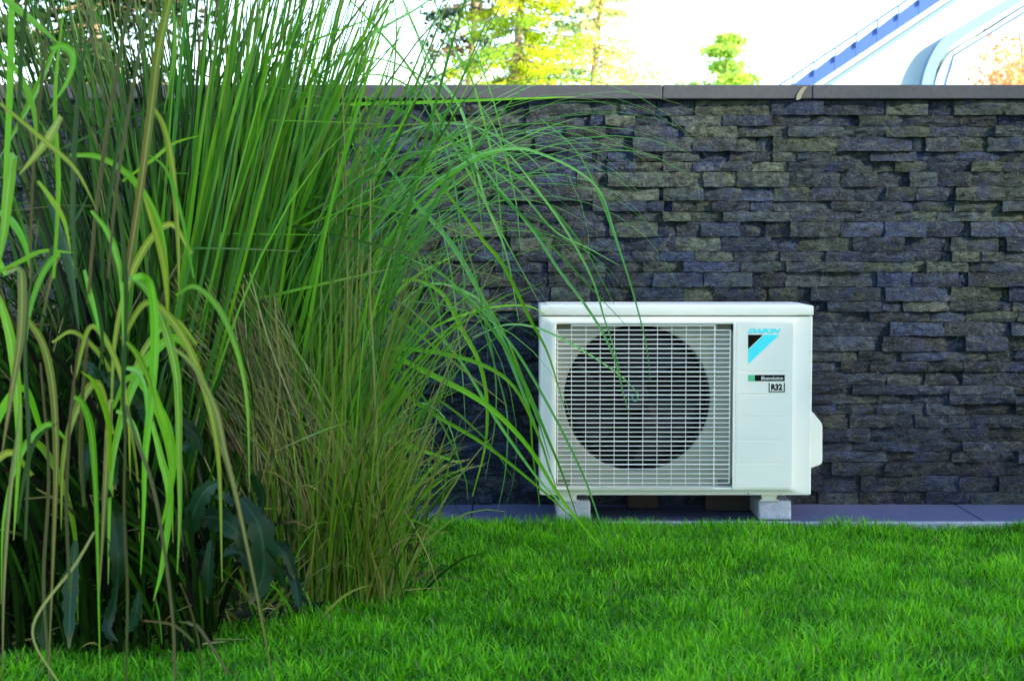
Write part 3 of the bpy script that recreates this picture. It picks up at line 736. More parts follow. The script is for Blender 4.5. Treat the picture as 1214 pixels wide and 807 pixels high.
# ---- arching fountain grass in the middle
fx0, fy0 = P(415, 640, 3.95)[0], 3.95
fount = empty('fountain_grass', (fx0, fy0, LZ), 'big clump of fine green grass arching over towards the heat pump', 'ornamental grass')
arcs = [
 ([(400,560),(430,445),(453,416),(489,414),(560,428),(608,457),(640,520),(652,560)], 5.5,'g'), ([(395,520),(430,450),(453,420),(519,448),(578,481),(626,529),(665,590),(715,652)], 7,'g'),
 ([(420,560),(440,470),(459,454),(513,490),(578,529),(644,582),(690,625)], 5,'g'), ([(420,520),(440,440),(462,428),(516,490),(549,558),(555,592)], 3,'p'),
 ([(400,400),(470,335),(520,345),(548,392),(568,430),(577,475),(575,529),(560,588)], 6,'g'), ([(430,420),(500,340),(560,350),(584,380),(614,440),(638,499),(652,545)], 4,'p'),
 ([(380,422),(400,416),(480,413),(540,424)], 3,'g'), ([(420,505),(456,520),(500,534),(546,549)], 7,'g'), ([(546,551),(538,570),(524,590),(498,618)], 8,'d'),
 ([(430,495),(448,477),(489,457)], 8,'d'), ([(500,300),(515,340),(522,380),(531,440),(537,478)], 2.2,'p'), ([(520,250),(536,330),(543,392),(549,454),(552,510)], 2.2,'p'),
 ([(540,260),(562,320),(575,380),(587,440),(587,500),(575,569)], 2.8,'p'), ([(570,380),(593,454),(602,499),(599,560),(590,605)], 2.5,'p'),
 ([(345,128),(390,125),(500,122),(600,118),(683,115)], 5,'g'), ([(500,-20),(514,0),(534,50),(561,100),(584,187),(592,240),(598,330)], 3.2,'p'),
 ([(462,-20),(477,0),(514,84),(548,134),(574,234),(600,300),(615,380)], 4,'p'), ([(400,-10),(424,10),(487,84),(548,191),(591,270),(640,360)], 3.6,'p'),
 ([(330,145),(367,100),(444,40),(500,7),(530,-20)], 4,'p'), ([(390,140),(427,124),(481,134),(534,167),(601,200),(640,231),(690,290),(728,360)], 3.5,'p'),
 ([(480,240),(571,187),(640,155),(683,140)], 2.2,'p'), ([(440,280),(510,220),(568,184),(611,176),(640,182),(680,200),(710,225),(727,270),(745,330)], 3.4,'p'),
 ([(430,160),(470,210),(494,242),(528,279),(553,317),(585,379),(610,440),(640,520),(660,580)], 6.5,'p'), ([(490,170),(524,220),(573,285),(597,315),(629,379),(650,420),(668,480)], 4.5,'g'),
 ([(520,150),(560,180),(589,220),(633,275),(662,319),(692,359),(715,395),(730,430),(740,470),(747,492)], 3.6,'p'),
 ([(560,150),(600,180),(633,220),(672,275),(702,331),(716,377),(727,410),(736,442)], 3.2,'p'), ([(540,170),(609,220),(657,273),(697,294),(735,315)], 2.4,'p'),
 ([(640,140),(680,175),(706,220),(734,295),(750,345),(762,390),(768,420),(771,450)], 2.6,'p'), ([(470,230),(494,297),(520,375),(540,450)], 3,'p'),
 ([(330,60),(380,90),(420,160),(470,260),(500,330)], 3.5,'g'), ([(340,20),(365,70),(400,130),(430,200)], 3,'g'), ([(560,400),(600,385),(640,390),(690,415),(735,445),(760,470)], 3,'p'),
 ([(520,320),(560,360),(610,430),(650,520),(670,570),(690,630)], 4.5,'p'), ([(560,330),(600,400),(625,470),(632,540),(640,600)], 3,'g'),
 ([(480,360),(540,420),(590,500),(640,570),(680,610)], 4,'p'), ([(470,300),(530,330),(600,400),(650,480),(690,560),(712,620),(728,665)], 3.2,'p'),
 ([(380,230),(440,180),(500,150),(560,150),(620,180),(660,220)], 3,'p'), ([(400,330),(440,250),(500,190),(560,160)], 4.5,'g'), ([(420,350),(470,270),(530,210),(590,180),(640,178)], 4.5,'g'),
 ([(360,300),(420,200),(460,120),(470,40),(465,-15)], 3,'g'), ([(430,260),(436,150),(430,60),(436,-10)], 3,'b'), ([(350,430),(420,330),(500,250),(560,205)], 7,'g'),
 ([(340,400),(400,320),(470,240),(520,190)], 6,'g'), ([(370,470),(430,390),(490,330),(545,300)], 5,'g'), ([(330,330),(380,240),(440,180),(480,150)], 6,'g'),
 ([(330,480),(380,400),(430,330),(470,290)], 7,'g'), ([(300,380),(340,300),(390,230),(430,190)], 6,'g'), ([(450,480),(500,400),(560,370),(620,362),(650,375)], 3.5,'g'),
 ([(455,560),(470,500),(500,478),(530,500),(548,560)], 2.4,'p'), ([(460,600),(490,560),(505,520),(520,560),(530,600)], 2,'b'),
 ([(330,120),(420,90),(480,100),(540,160),(570,230)], 2.6,'p'), ([(380,80),(450,70),(520,110),(560,200),(575,300)], 2.4,'p'), ([(500,120),(530,180),(545,260),(550,340)], 2.6,'p'),
 ([(560,110),(590,160),(610,230),(618,300)], 2.2,'p'), ([(480,10),(500,60),(512,130),(518,220)], 2.4,'p'), ([(548,-10),(560,50),(585,120),(605,200)], 2.2,'p'),
]
for i, (pts, wpx, kd) in enumerate(arcs):
    ya = 3.95 + (i * 0.29 % 1) * 0.2; yb = ya + 0.10 + (i * 0.53 % 1) * 0.25
    if pts[-1][1] > 640: yb = 4.08
    n = 8 + 4 * len(pts)
    cv = spline([P(x, y, ya + (yb - ya) * k / (len(pts) - 1)) for k, (x, y) in enumerate(pts)], n)
    c = jit({'g': rnd.choice([GREEN[1], GREEN[3]]), 'p': rnd.choice(PALEG), 'd': (0.035, 0.085, 0.018), 'b': STRAW[1]}[kd])
    V, F, C = ribbon(cv, wprof(n, 0.35, 0.22, 0.4) * wpx * ya / FPX, np.array([rnd.uniform(-.5, .5), -1, rnd.uniform(0, 0.6)]), c, jit(c, 0.1), 0.35)
    link('leaf', mesh_np('leaf', V, F4=F, cols=C, smooth=True), M['blade'], fount)
bag = Bag()
# fan of green blades rising and falling to the right
for k in range(330):
    px = rnd.uniform(270, 410); Yb = rnd.uniform(3.78, 4.2)
    base = (P(px, 600, Yb)[0], Yb, LZ + 0.02)
    az = rnd.gauss(0.15, 0.6) if rnd.random() < 0.8 else rnd.uniform(0, 6.28)
    e0 = R(rnd.uniform(62, 88)); L = rnd.uniform(0.45, 1.0); dr = rnd.uniform(0.1, 1.1)
    if rnd.random() < 0.35: L *= 0.75; dr *= 0.6
    c = jit(rnd.choice(GREEN + [GREEN[3], GREEN[1], (0.12, 0.26, 0.03)]), 0.25)
    V, F, C = ribbon(arch(base, az, e0, L, dr, 12, 1.9, 0.05), wprof(12, 0.8, 0.1, 0.4) * rnd.uniform(0.003, 0.009), np.array([rnd.uniform(-.6, .6), -1, 0.4]), tuple(x * .75 for x in c), c, 0.35)
    bag.add(V, F, C)
# long fine arching ones
for k in range(60):
    Yb = rnd.uniform(3.85, 4.2); px = rnd.uniform(290, 410)
    base = (P(px, 600, Yb)[0], Yb, LZ + 0.02)
    V, F, C = ribbon(arch(base, rnd.gauss(0.0, 0.5), R(rnd.uniform(78, 90)), rnd.uniform(1.3, 1.9), rnd.uniform(1.7, 2.8), 22, 2.0, 0.03), wprof(22, 0.8, 0.15, 0.35) * rnd.uniform(0.0016, 0.0034), np.array([rnd.uniform(-.6, .6), -1, 0.4]), jit(GREEN[0]), jit(rnd.choice(PALEG)), 0.35)
    bag.add(V, F, C)
tag(link('foliage', bag.mesh('foliage'), M['blade'], fount), kind='stuff')
# dry upright stems and the yellowing tuft below
bag = Bag()
for k in range(1150):
    q = rnd.random()
    px = rnd.gauss(408, 30) if q < 0.7 else rnd.uniform(300, 460); Yb = rnd.uniform(3.66, 3.98)
    base = (P(px, 650, Yb)[0], Yb, LZ + 0.01)
    L = rnd.uniform(0.15, 0.5) if k % 9 else rnd.uniform(0.5, 0.9)
    c = jit(rnd.choice([STRAW[3], (0.20, 0.28, 0.03), (0.14, 0.28, 0.015), (0.15, 0.33, 0.012), STRAW[0], (0.16, 0.36, 0.012), (0.07, 0.18, 0.01), (0.12, 0.30, 0.01), (0.04, 0.09, 0.008)]), 0.3)
    e0 = R(rnd.uniform(62, 92)); az = rnd.uniform(-2.2, 2.6)
    V, F, C = ribbon(arch(base, az, e0, L, rnd.uniform(0.0, 1.6) if L < 0.5 else 0.15, 9, 2.0, 0.05), wprof(9, 0.9, 0.2, 0.5) * rnd.uniform(0.0022, 0.0060), np.array([rnd.uniform(-.7, .7), -1, 0.2]), tuple(x * .8 for x in c), c, 0.4)
    bag.add(V, F, C)
for k in range(26):   # tall tan culms
    px = rnd.gauss(408, 12) if k % 4 else rnd.uniform(330, 450); Yb = rnd.uniform(3.85, 4.0)
    base = (P(px, 650, Yb)[0], Yb, LZ + 0.01)
    V, F, C = ribbon(arch(base, rnd.gauss(0, 1), R(rnd.uniform(87, 92)), rnd.uniform(0.75, 1.2), 0.08, 8, 2, 0.02), np.full(8, rnd.uniform(0.002, 0.0038)), np.array([0.2, -1, 0]), jit(STRAW[3]), jit(STRAW[0]), 0.6)
    bag.add(V, F, C)
for k in range(480):  # dead leaves lying slantwise behind
    a = P(rnd.uniform(190, 330), rnd.uniform(320, 470), rnd.uniform(3.72, 3.9)); b = P(rnd.uniform(300, 440), rnd.uniform(520, 690), rnd.uniform(3.66, 3.9))
    m_ = tuple((a[i] + b[i]) / 2 + rnd.uniform(-0.02, 0.03) for i in range(3))
    c = jit(rnd.choice(STRAW + [BROWN[2], STRAW[3], (0.10, 0.13, 0.04)]), 0.3)
    V, F, C = ribbon(spline([a, m_, b], 8), wprof(8, 0.8, 0.5) * rnd.uniform(0.0015, 0.0042), np.array([rnd.uniform(-.5, .5), -1, 0.3]), c, c, 0.4)
    bag.add(V, F, C)
tag(link('dry_foliage', bag.mesh('dry_foliage'), M['blade'], fount), kind='stuff')
fount.children[-1]['label'] = 'dry straw coloured stems and dead leaves at the foot of the clump'

# ---- undergrowth between the clumps, its deep shade put into the leaf colours
bag = Bag()
for k in range(1500):
    px = rnd.uniform(-80, 255); Yb = rnd.uniform(3.2, 4.3)
    x = (px - 607) / FPX * Yb; base = (x, Yb, LZ + 0.02)
    az = rnd.uniform(0.9, 4.0); L = rnd.uniform(0.25, 0.95 if px < 190 else 0.5)
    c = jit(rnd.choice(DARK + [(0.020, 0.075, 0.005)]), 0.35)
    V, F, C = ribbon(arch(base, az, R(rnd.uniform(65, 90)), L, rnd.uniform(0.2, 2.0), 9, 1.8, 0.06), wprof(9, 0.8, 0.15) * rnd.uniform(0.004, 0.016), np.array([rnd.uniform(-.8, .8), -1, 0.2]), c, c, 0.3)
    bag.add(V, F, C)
o = link('undergrowth', bag.mesh('undergrowth'), M['dull']); tag(o, 'tangle of grass leaves between the tall clumps, coloured near black for the shade there', 'undergrowth', kind='stuff')

bag = Bag()
for k in range(700):      # short tufts and fallen stalks along the ragged edge of the bed
    px = rnd.uniform(-40, 500); Yb = {True: rnd.uniform(3.25, 3.6), False: rnd.uniform(3.45, 4.0)}[px < 200]
    if px > 380: Yb = rnd.uniform(3.72, 4.3)
    base = ((px - 607) / FPX * Yb, Yb, LZ + 0.005)
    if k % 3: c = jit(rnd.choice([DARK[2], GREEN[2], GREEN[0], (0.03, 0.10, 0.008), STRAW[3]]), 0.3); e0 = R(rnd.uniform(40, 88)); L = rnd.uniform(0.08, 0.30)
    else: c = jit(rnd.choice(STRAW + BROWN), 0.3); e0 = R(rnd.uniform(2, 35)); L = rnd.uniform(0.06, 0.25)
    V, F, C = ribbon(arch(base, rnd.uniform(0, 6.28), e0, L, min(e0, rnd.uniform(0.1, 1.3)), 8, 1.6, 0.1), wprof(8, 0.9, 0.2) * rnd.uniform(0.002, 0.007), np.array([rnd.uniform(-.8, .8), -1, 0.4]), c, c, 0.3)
    bag.add(V, F, C)
o = link('bed_edge_grass', bag.mesh('bed_edge_grass'), M['blade']); tag(o, 'short tufts and fallen stalks along the edge of the grass bed', 'undergrowth', kind='stuff')

# ---- broad toothed leaves near the ground
def broad(name, cx, cy, Y, label, leaves):
    e = empty(name, (P(cx, cy, Y)[0], Y, LZ), label, 'weed', 'broad leaved weeds in the grass bed')
    for pts, wpx in leaves:
        n = 15; cv = spline([P(x, y, Y + rnd.uniform(-0.04, 0.04)) for x, y in pts], n)
        t_ = np.linspace(0, 1, n)
        wd = np.sin(np.pi * np.clip(t_ * 0.93 + 0.05, 0, 1)) ** 0.8 * (1 + 0.18 * np.sign(np.sin(t_ * 40))) * 0.85 * wpx * Y / FPX
        c = jit(rnd.choice([(0.013, 0.045, 0.017), (0.012, 0.040, 0.012), (0.022, 0.065, 0.028)]))
        V, F, C = ribbon(cv, wd, np.array([rnd.uniform(-.7, .7), -1, rnd.uniform(-.2, .7)]), c, jit(c), 0.35, mid=tuple(x * 1.9 for x in c))
        link('leaf', mesh_np('leaf', V, F4=F, cols=C, smooth=True), M['blade'], e)
broad('broadleaf_weed', 135, 745, 3.05, 'bluish green toothed leaves hanging among the striped stems at lower left', [
 ([(122,575),(134,610),(140,660),(138,705)], 26), ([(140,680),(136,715),(128,745),(140,760)], 18), ([(165,700),(160,730),(148,752)], 16), ([(90,640),(84,700),(82,768)], 22), ([(140,540),(134,555),(137,580)], 15), ([(60,700),(50,740),(52,770)], 18)])
broad('broadleaf_weed', 280, 735, 3.3, 'wide grey green toothed leaves spreading below the straw coloured stems', [
 ([(262,570),(240,585),(224,625),(218,665)], 26), ([(218,620),(250,612),(280,628),(305,665)], 34), ([(285,590),(308,625),(312,680),(296,715)], 38), ([(250,640),(247,680),(246,715)], 20),
 ([(262,660),(285,655),(300,680)], 22), ([(315,650),(332,680),(338,700)], 20), ([(235,545),(225,530),(212,530)], 18), ([(255,590),(266,592),(275,600)], 20), ([(240,650),(230,680),(232,715)], 16), ([(300,560),(312,590),(305,620)], 22)])
broad('broadleaf_weed', 345, 705, 3.45, 'small dark green toothed plant at the foot of the straw coloured tuft', [
 ([(320,640),(338,655),(352,690)], 18), ([(355,720),(350,690),(338,670)], 16), ([(365,715),(352,700),(345,680)], 12)])
broad('broadleaf_weed', 190, 560, 3.2, 'shaded blue green leaf rosette behind the broad striped leaves', [
 ([(120,440),(140,455),(165,470)], 22), ([(130,470),(150,462),(170,480),(172,505)], 24), ([(200,520),(215,505),(232,515),(240,540)], 22), ([(110,520),(100,560),(104,600)], 20), ([(96,430),(110,440),(118,465)], 16)])

# ---- mown lawn
def turf(n, x0, x1, y0, y1, hmin, hmax, wmin, wmax, keep):
    X = rng.uniform(x0, x1, n); Y = rng.uniform(y0, y1, n); k = keep(X, Y); X, Y = X[k], Y[k]; n = len(X)
    cl = (np.sin(X*9.3 + 2*np.sin(Y*7.1)) * np.sin(Y*11.7 + 1.5*np.sin(X*6.3)) + 0.6*np.sin(X*23+Y*19) * np.sin(Y*31 - X*11)) / 1.6
    patch = np.sin(X*2.6 + 1.0 + 0.8*np.sin(Y*3.3)) * np.sin(Y*4.3 + 0.5*X)
    H = rng.uniform(hmin, hmax, n) * (1 + 0.30 * cl + 0.10 * patch)
    W = rng.uniform(wmin, wmax, n)
    az = rng.uniform(0, 2*np.pi, n) ; lean = np.abs(rng.normal(0, 0.75, n)) + 0.1
    fl = az + np.pi/2 + rng.normal(0, 0.4, n)
    dx, dy = np.cos(az), np.sin(az); sx, sy = np.cos(fl), np.sin(fl)
    Z0 = lawn_z(X, Y) - 0.002
    V = np.zeros((n, 7, 3), np.float32)
    for j, (t_, wf) in enumerate(((0, .8), (.4, 1.), (.75, .75))):
        hor = np.sin(lean) * H * t_ * (0.5 + 0.8 * t_); ver = H * (t_ - 0.28 * lean * t_ * t_)
        cx, cy, cz = X + dx*hor, Y + dy*hor, Z0 + ver
        V[:, 2*j] = np.stack([cx - sx*W*wf/2, cy - sy*W*wf/2, cz], -1); V[:, 2*j+1] = np.stack([cx + sx*W*wf/2, cy + sy*W*wf/2, cz], -1)
    hor = np.sin(lean) * H * 1.3; V[:, 6] = np.stack([X + dx*hor, Y + dy*hor, Z0 + H * (1 - 0.28*lean)], -1)
    b = (np.arange(n) * 7)[:, None]
    F4 = np.concatenate([b + np.array([0, 1, 3, 2]), b + np.array([2, 3, 5, 4])]); F3 = b + np.array([4, 5, 6])
    base = np.array([0.140, 0.490, 0.006]); lime = np.array([0.300, 0.740, 0.014]); dk = np.array([0.035, 0.180, 0.004]); st_ = np.array([0.28, 0.26, 0.10])
    m = np.clip(0.42 + 0.30 * cl + 0.06*patch + rng.normal(0, 0.30, n), 0, 1)[:, None]
    c = np.where(m < 0.5, dk + (base - dk) * m * 2, base + (lime - base) * (m - 0.5) * 2)
    s = rng.random(n) < 0.025; c[s] = st_
    bl = rng.random(n) < 0.10; c[bl] = c[bl] * 0.6 + np.array([0.10, 0.22, 0.10]) * 0.4
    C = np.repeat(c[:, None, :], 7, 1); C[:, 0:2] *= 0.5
    return V.reshape(-1, 3), F4, F3, C.reshape(-1, 3)
def keep(X, Y):
    edge = KY0 + 0.012 * np.sin(X * 8) + 0.008 * np.sin(X * 21 + 1) + 0.002
    vis = np.abs(X) < 0.34 * Y + 0.25
    bx = -0.30 - np.clip((3.95 - Y), 0, 9) * 0.80 + 0.03*np.sin(Y*17)
    bx = np.where(Y < 3.2, -0.9 - (3.2 - Y) * 3.2, bx)
    return (Y < edge) & vis & (X > bx)
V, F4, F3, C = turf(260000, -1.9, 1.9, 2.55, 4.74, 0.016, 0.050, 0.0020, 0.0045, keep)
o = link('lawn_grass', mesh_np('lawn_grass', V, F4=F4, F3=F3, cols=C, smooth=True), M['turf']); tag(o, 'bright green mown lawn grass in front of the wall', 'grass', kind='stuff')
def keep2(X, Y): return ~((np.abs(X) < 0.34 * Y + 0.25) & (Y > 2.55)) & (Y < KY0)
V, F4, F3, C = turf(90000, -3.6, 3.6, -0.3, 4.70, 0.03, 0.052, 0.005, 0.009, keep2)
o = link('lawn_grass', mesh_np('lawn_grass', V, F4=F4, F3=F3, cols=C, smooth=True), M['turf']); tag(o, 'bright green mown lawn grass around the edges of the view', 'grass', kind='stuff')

# ------------------------------------------------------------------ behind the wall: house
HY = 13.0
def HP(x, y, Y=HY): q = P(x, y, Y); return q[0], q[2]
house = empty('white_house', (HP(1300, 0)[0], HY + 3, LZ), 'white rendered house with a steep blue edged roof rising beyond the wall', 'house')
x0, zA = HP(925, 100); dx = HP(1075, 0)[0] - x0; dz = HP(1075, 0)[1] - zA; sl = dz / dx
def edge(x, off=0.0): return zA + (x - x0) * sl + off
bm = bmesh.new()
apx = x0 + 7.0
wl = x0 - 0.9
pts = [(wl + 0.45, LZ), HP(1104, 260), HP(1107, 100), HP(1111, 82), HP(1117, 66), HP(1128, 52), HP(1214, -2), HP(1300, -55), HP(1330, -74), (HP(1330, 0)[0], edge(HP(1330, 0)[0], -0.177)), (wl + 0.45, edge(wl + 0.45, -0.177))]
prism(bm, pts, HY, HY + 0.30)
link('gable_wall', bm_mesh('gable_wall', bm), M['render_wall'], house)
# wall body farther right, past the opening
bm = bmesh.new(); xr = HP(1330, 0)[0]; add_box(bm, xr + 0.002, xr + 3.0, HY, HY + 0.5, LZ, edge(xr, -0.24)); link('wall', bm_mesh('wall', bm), M['render_wall'], house)
# roof slab behind the verge, verge board, rail with brackets, blue strip painted as the shadow line under it
def strip(bm, xa, xb, o0, o1, y0, y1): prism(bm, [(xa, edge(xa, o0)), (xb, edge(xb, o0)), (xb, edge(xb, o1)), (xa, edge(xa, o1))], y0, y1)
bm = bmesh.new(); strip(bm, wl, x0 + 4.2, -0.175, -0.09, HY + 0.002 - 0.15, HY + 0.55); link('roof', bm_mesh('roof', bm), M['roof'], house)
k = 0; seg = 0.16
xx = wl
while xx < x0 + 4.0:
    bm = bmesh.new(); prism(bm, [(xx + 0.002, edge(xx, -0.170)), (xx + seg, edge(xx + seg, -0.170)), (xx + seg, edge(xx + seg, -0.052)), (xx + 0.002, edge(xx, -0.066))], HY - 0.21, HY - 0.155)
    link('verge_board', bm_mesh('verge_board', bm), M['house_blue'], house)
    bm = bmesh.new(); add_box(bm, xx + 0.0, xx + 0.009, HY - 0.230, HY - 0.215, edge(xx, -0.10), edge(xx, -0.006))
    link('rail_bracket', bm_mesh('rail_bracket', bm), M['house_blue'], house)
    xx += seg
V, F = tube([(wl, HY - 0.235, edge(wl)), (x0 + 4.1, HY - 0.235, edge(x0 + 4.1))], 0.007, 8)
link('rail', mesh_np('rail', V, F4=F, smooth=True), M['house_blue'], house)
bm = bmesh.new(); strip(bm, wl + 0.46, x0 + 4.1, -0.27, -0.235, HY - 0.05, HY - 0.003); link('verge_shadow_line', bm_mesh('verge_shadow_line', bm), M['house_pale'], house)
# curved band around the opening and the dark reveal
def band(pts_o, pts_i, y0, y1, name, mat):
    n = 24; a = spline([(x, 0, z) for x, z in pts_o], n); b = spline([(x, 0, z) for x, z in pts_i], n)
    V = []
    for p, q in zip(a, b): V += [(p[0], y0, p[2]), (q[0], y0, q[2]), (q[0], y1, q[2]), (p[0], y1, p[2])]
    F = [(i*4+j, i*4+(j+1) % 4, (i+1)*4+(j+1) % 4, (i+1)*4+j) for i in range(n-1) for j in range(4)] + [(0, 1, 2, 3), ((n-1)*4+3, (n-1)*4+2, (n-1)*4+1, (n-1)*4)]
    me = mesh_np(name, V, F4=F); 
    return link(name, me, mat, house)
band([HP(1087, 130), HP(1090, 98), HP(1097, 75), HP(1108, 55), HP(1122, 42), HP(1160, 20), HP(1200, -4), HP(1300, -62)],
     [HP(1100, 130), HP(1102, 100), HP(1109, 78), HP(1120, 62), HP(1133, 50), HP(1168, 28), HP(1214, 0), HP(1308, -54)], HY - 0.10, HY - 0.002, 'curved_band', M['house_pale'])
band([HP(1104, 130), HP(1108, 100), HP(1114, 82), HP(1124, 66), HP(1136, 56), HP(1170, 36), HP(1214, 8), HP(1312, -50)],
     [HP(1114, 130), HP(1118, 100), HP(1122, 86), HP(1128, 68), HP(1138, 61), HP(1170, 42), HP(1214, 15), HP(1316, -44)], HY - 0.02, HY + 0.30, 'inner_frame', M['render_wall'])
band([HP(1114.2, 130), HP(1118.2, 100), HP(1124, 80), HP(1128.5, 68)], [HP(1120, 130), HP(1122, 100), HP(1128, 80), HP(1131, 67)], HY - 0.01, HY + 0.28, 'dark_reveal', M['house_blue'])
band([HP(1131, 64.5), HP(1170, 40.8), HP(1214, 14), HP(1316, -46)], [HP(1131, 67), HP(1170, 43), HP(1214, 16.5), HP(1316, -43)], HY - 0.03, HY + 0.28, 'frame_edge', M['house_blue'])

# ------------------------------------------------------------------ trees beyond; glare and haze are put into the pale leaf colours
def tree(name, px, Y, height, label, kind, ncl, cols, crown_r, seed, z_top_px=None, nleaf=40, leaf=0.05):
    rg = np.random.default_rng(seed)
    x = (px - 607) / FPX * Y
    e = empty(name, (x, Y, LZ), label, 'tree', 'trees beyond the wall')
    tv, tf = tube([(x + 0.02*height*math.sin(k*1.3)*(k/8), Y, LZ + height * k / 8) for k in range(9)], np.linspace(height * 0.016, height * 0.003, 9), 8)
    TV, TF, off = [tv], [tf], len(tv); LV, LC = [], []
    for c in range(ncl):
        if kind == 'spruce':
            h = height * min(0.99, (rg.integers(3, 30) + rg.normal(0, 0.10)) / 30); reach = crown_r * (1 - h / height) ** 0.7 + 0.12; a = rg.uniform(0, 2*np.pi)
            n = 7; s = np.linspace(0, 1, n)
            br = np.stack([x + np.cos(a)*reach*s, Y + np.sin(a)*reach*s, LZ + h - 0.30*reach*s + 0.14*reach*s**3], -1)
        elif kind == 'pine':
            pk = c % 9; h = height * (0.50, 0.58, 0.66, 0.70, 0.76, 0.80, 0.86, 0.92, 0.97)[pk]; reach = crown_r * (1.0, 0.9, 1.1, 0.75, 1.0, 0.7, 0.45, 0.35, 0.15)[pk] * rg.uniform(0.5, 1.45); a = pk * 2.4 + rg.normal(0, 0.8)
            n = 6; s = np.linspace(0, 1, n)
            br = np.stack([x + np.cos(a)*reach*s, Y + np.sin(a)*reach*s, LZ + h + 0.15*reach*s], -1)
        else:
            h = height * rg.uniform(0.22, 0.72); a = rg.uniform(0, 2*np.pi); reach = crown_r * rg.uniform(0.4, 1.0)
            n = 7; s = np.linspace(0, 1, n)
            br = np.stack([x + np.cos(a)*reach*s, Y + np.sin(a)*reach*s, LZ + h + height*0.28*s*rg.uniform(0.3, 1)], -1)
        v, f = tube(br, np.linspace(height*0.0022, height*0.0006, n), 4); TV.append(v); TF.append(f + off); off += len(v)
        t_ = rg.uniform(0.25 if kind != 'pine' else 0.6, 1.0, nleaf) if kind != 'spruce' else rg.uniform(0.1, 1.0, nleaf)
        idx = t_ * (n - 1); i0 = np.clip(idx.astype(int), 0, n-2); fr = (idx - i0)[:, None]
        ctr = br[i0] * (1 - fr) + br[i0+1] * fr
        sp = (0.065 if kind == 'spruce' else 0.36 if kind == 'pine' else 0.5) * (crown_r / 2)
        ctr = ctr + rg.normal(0, sp, ctr.shape) * np.array([1, 1, {'spruce': 0.55, 'pine': 0.48, 'round': 1}[kind]])
        if kind == 'spruce': ctr[:, 2] -= np.abs(rg.normal(0, 0.07, len(ctr)))
        u = rg.normal(size=ctr.shape); u /= np.linalg.norm(u, axis=1)[:, None]; v2 = np.cross(u, rg.normal(size=ctr.shape)); v2 /= np.linalg.norm(v2, axis=1)[:, None]
        ls = leaf * rg.uniform(0.6, 1.5, len(ctr))[:, None]
        q = np.stack([ctr - u*ls, ctr - v2*ls*0.42, ctr + u*ls, ctr + v2*ls*0.42], 1)
        LV.append(q.reshape(-1, 3))
        ci = np.array(cols)[rg.integers(0, len(cols))] * rg.uniform(0.75, 1.25)
        LC.append(np.repeat(ci[None] * rg.uniform(0.8, 1.2, (len(ctr), 1)), 4, 0))
    link('trunk', mesh_np('trunk', np.concatenate(TV), F4=np.concatenate(TF), smooth=True), M['bark'], e)
    LV = np.concatenate(LV); F = np.arange(len(LV)).reshape(-1, 4)
    link('crown', mesh_np('crown', LV, F4=F, cols=np.concatenate(LC)), M['crown'], e)
    return e
def htop(py, Y): return P(607, py, Y)[2] - LZ
tree('larch_tree', 615, 22, htop(-190, 22), 'tall feathery conifer turning yellow green, left of the paler yellow tree', 'spruce', 230, [(0.60, 0.74, 0.03), (0.72, 0.80, 0.04), (0.38, 0.58, 0.06), (0.16, 0.28, 0.10), (0.78, 0.76, 0.05)], 1.7, 3, nleaf=150, leaf=0.034)
tree('spruce_tree', 560, 24, htop(-150, 24), 'dark drooping spruce at the left side of the yellow green conifer', 'spruce', 110, [(0.05, 0.09, 0.05), (0.07, 0.12, 0.05), (0.16, 0.12, 0.05)], 1.5, 4, nleaf=40, leaf=0.05)
tree('yellow_tree', 705, 27, htop(-120, 27), 'thin yellow tree with leaves paled for glare, between the larch and the small pine', 'spruce', 130, [(0.86, 0.84, 0.30), (0.88, 0.86, 0.42)], 1.2, 5, nleaf=90, leaf=0.042)
tree('yellow_shrub_tree', 745, 30, htop(40, 30), 'low yellow crown with leaves paled for glare, just showing over the coping', 'round', 60, [(0.86, 0.84, 0.28), (0.88, 0.86, 0.40)], 0.95, 6, nleaf=80, leaf=0.05)
tree('pine_tree', 858, 38, htop(40, 38), 'small bright green pine standing alone against the white sky', 'pine', 100, [(0.60, 0.80, 0.12), (0.66, 0.84, 0.16), (0.34, 0.55, 0.14)], 0.86, 12, nleaf=90, leaf=0.055)
tree('maple_tree', 1205, 30, htop(22, 30), 'orange autumn tree showing through the opening at the right edge', 'round', 70, [(0.90, 0.50, 0.22), (0.92, 0.58, 0.30), (0.88, 0.44, 0.17)], 0.85, 8, nleaf=130, leaf=0.06)
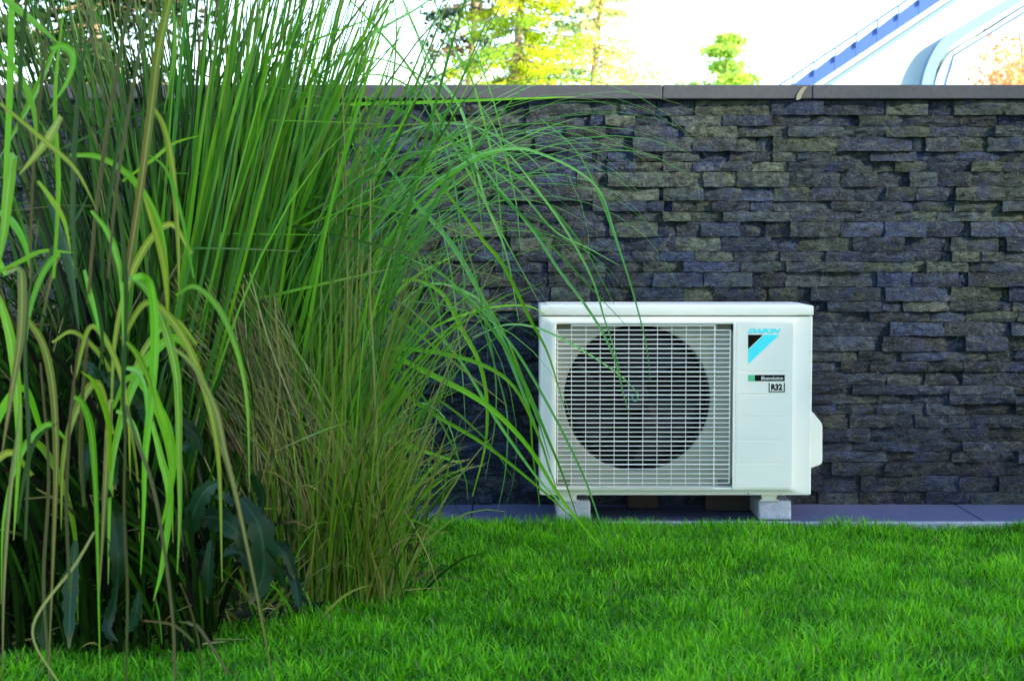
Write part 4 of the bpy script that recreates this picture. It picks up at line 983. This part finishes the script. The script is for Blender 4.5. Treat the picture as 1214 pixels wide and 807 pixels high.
tree('dark_conifer', 120, 16, htop(-260, 16), 'dark evergreen glimpsed through the upright grass at upper left', 'spruce', 230, [(0.03, 0.07, 0.02), (0.05, 0.10, 0.03), (0.04, 0.09, 0.02)], 2.1, 9, nleaf=50, leaf=0.06)

# ------------------------------------------------------------------ the neighbouring trees behind the viewer that keep the lawn in shade
def shade_tree(x, y, wx, h, label, seed):
    rg = np.random.default_rng(seed)
    e = empty('garden_tree', (x, y, LZ), label, 'tree', 'trees on the near side of the lawn')
    tv, tf = tube([(x + 0.1*math.sin(k), y, LZ + h*0.85*k/7) for k in range(8)], np.linspace(0.13, 0.03, 8), 10)
    link('trunk', mesh_np('trunk', tv, F4=tf, smooth=True), M['bark'], e)
    def cloud(n, z0, z1):
        c = np.stack([x + rg.uniform(-wx, wx, n), y + rg.normal(0, 0.55, n), rg.uniform(z0, z1, n)], -1)
        u = rg.normal(size=c.shape); u /= np.linalg.norm(u, axis=1)[:, None]; v = np.cross(u, rg.normal(size=c.shape)); v /= np.linalg.norm(v, axis=1)[:, None]
        l = rg.uniform(0.05, 0.09, n)[:, None]
        return np.stack([c - u*l, c - v*l*0.6, c + u*l, c + v*l*0.6], 1).reshape(-1, 3)
    LV = np.concatenate([cloud(9000, 0.5, SH0), cloud(420, SH0 + 0.15, h)])
    C = np.tile(np.array([[0.05, 0.12, 0.02]]), (len(LV), 1)) * np.repeat(rg.uniform(0.6, 1.3, len(LV)//4), 4)[:, None]
    link('crown', mesh_np('crown', LV, F4=np.arange(len(LV)).reshape(-1, 4), cols=C), M['crown'], e)
SH0 = 6.85
for i, (x, lb) in enumerate(((3.2, 'tall leafy tree at the near side of the lawn, first from the viewer'), (6.0, 'tall leafy tree at the near side of the lawn, second from the viewer'), (8.8, 'tall leafy tree at the near side of the lawn, third from the viewer'), (11.6, 'tall leafy tree at the near side of the lawn, fourth from the viewer'), (14.4, 'tall leafy tree at the near side of the lawn, last from the viewer'))):
    shade_tree(x, -1.6, 1.6, 8.4, lb, 20 + i)
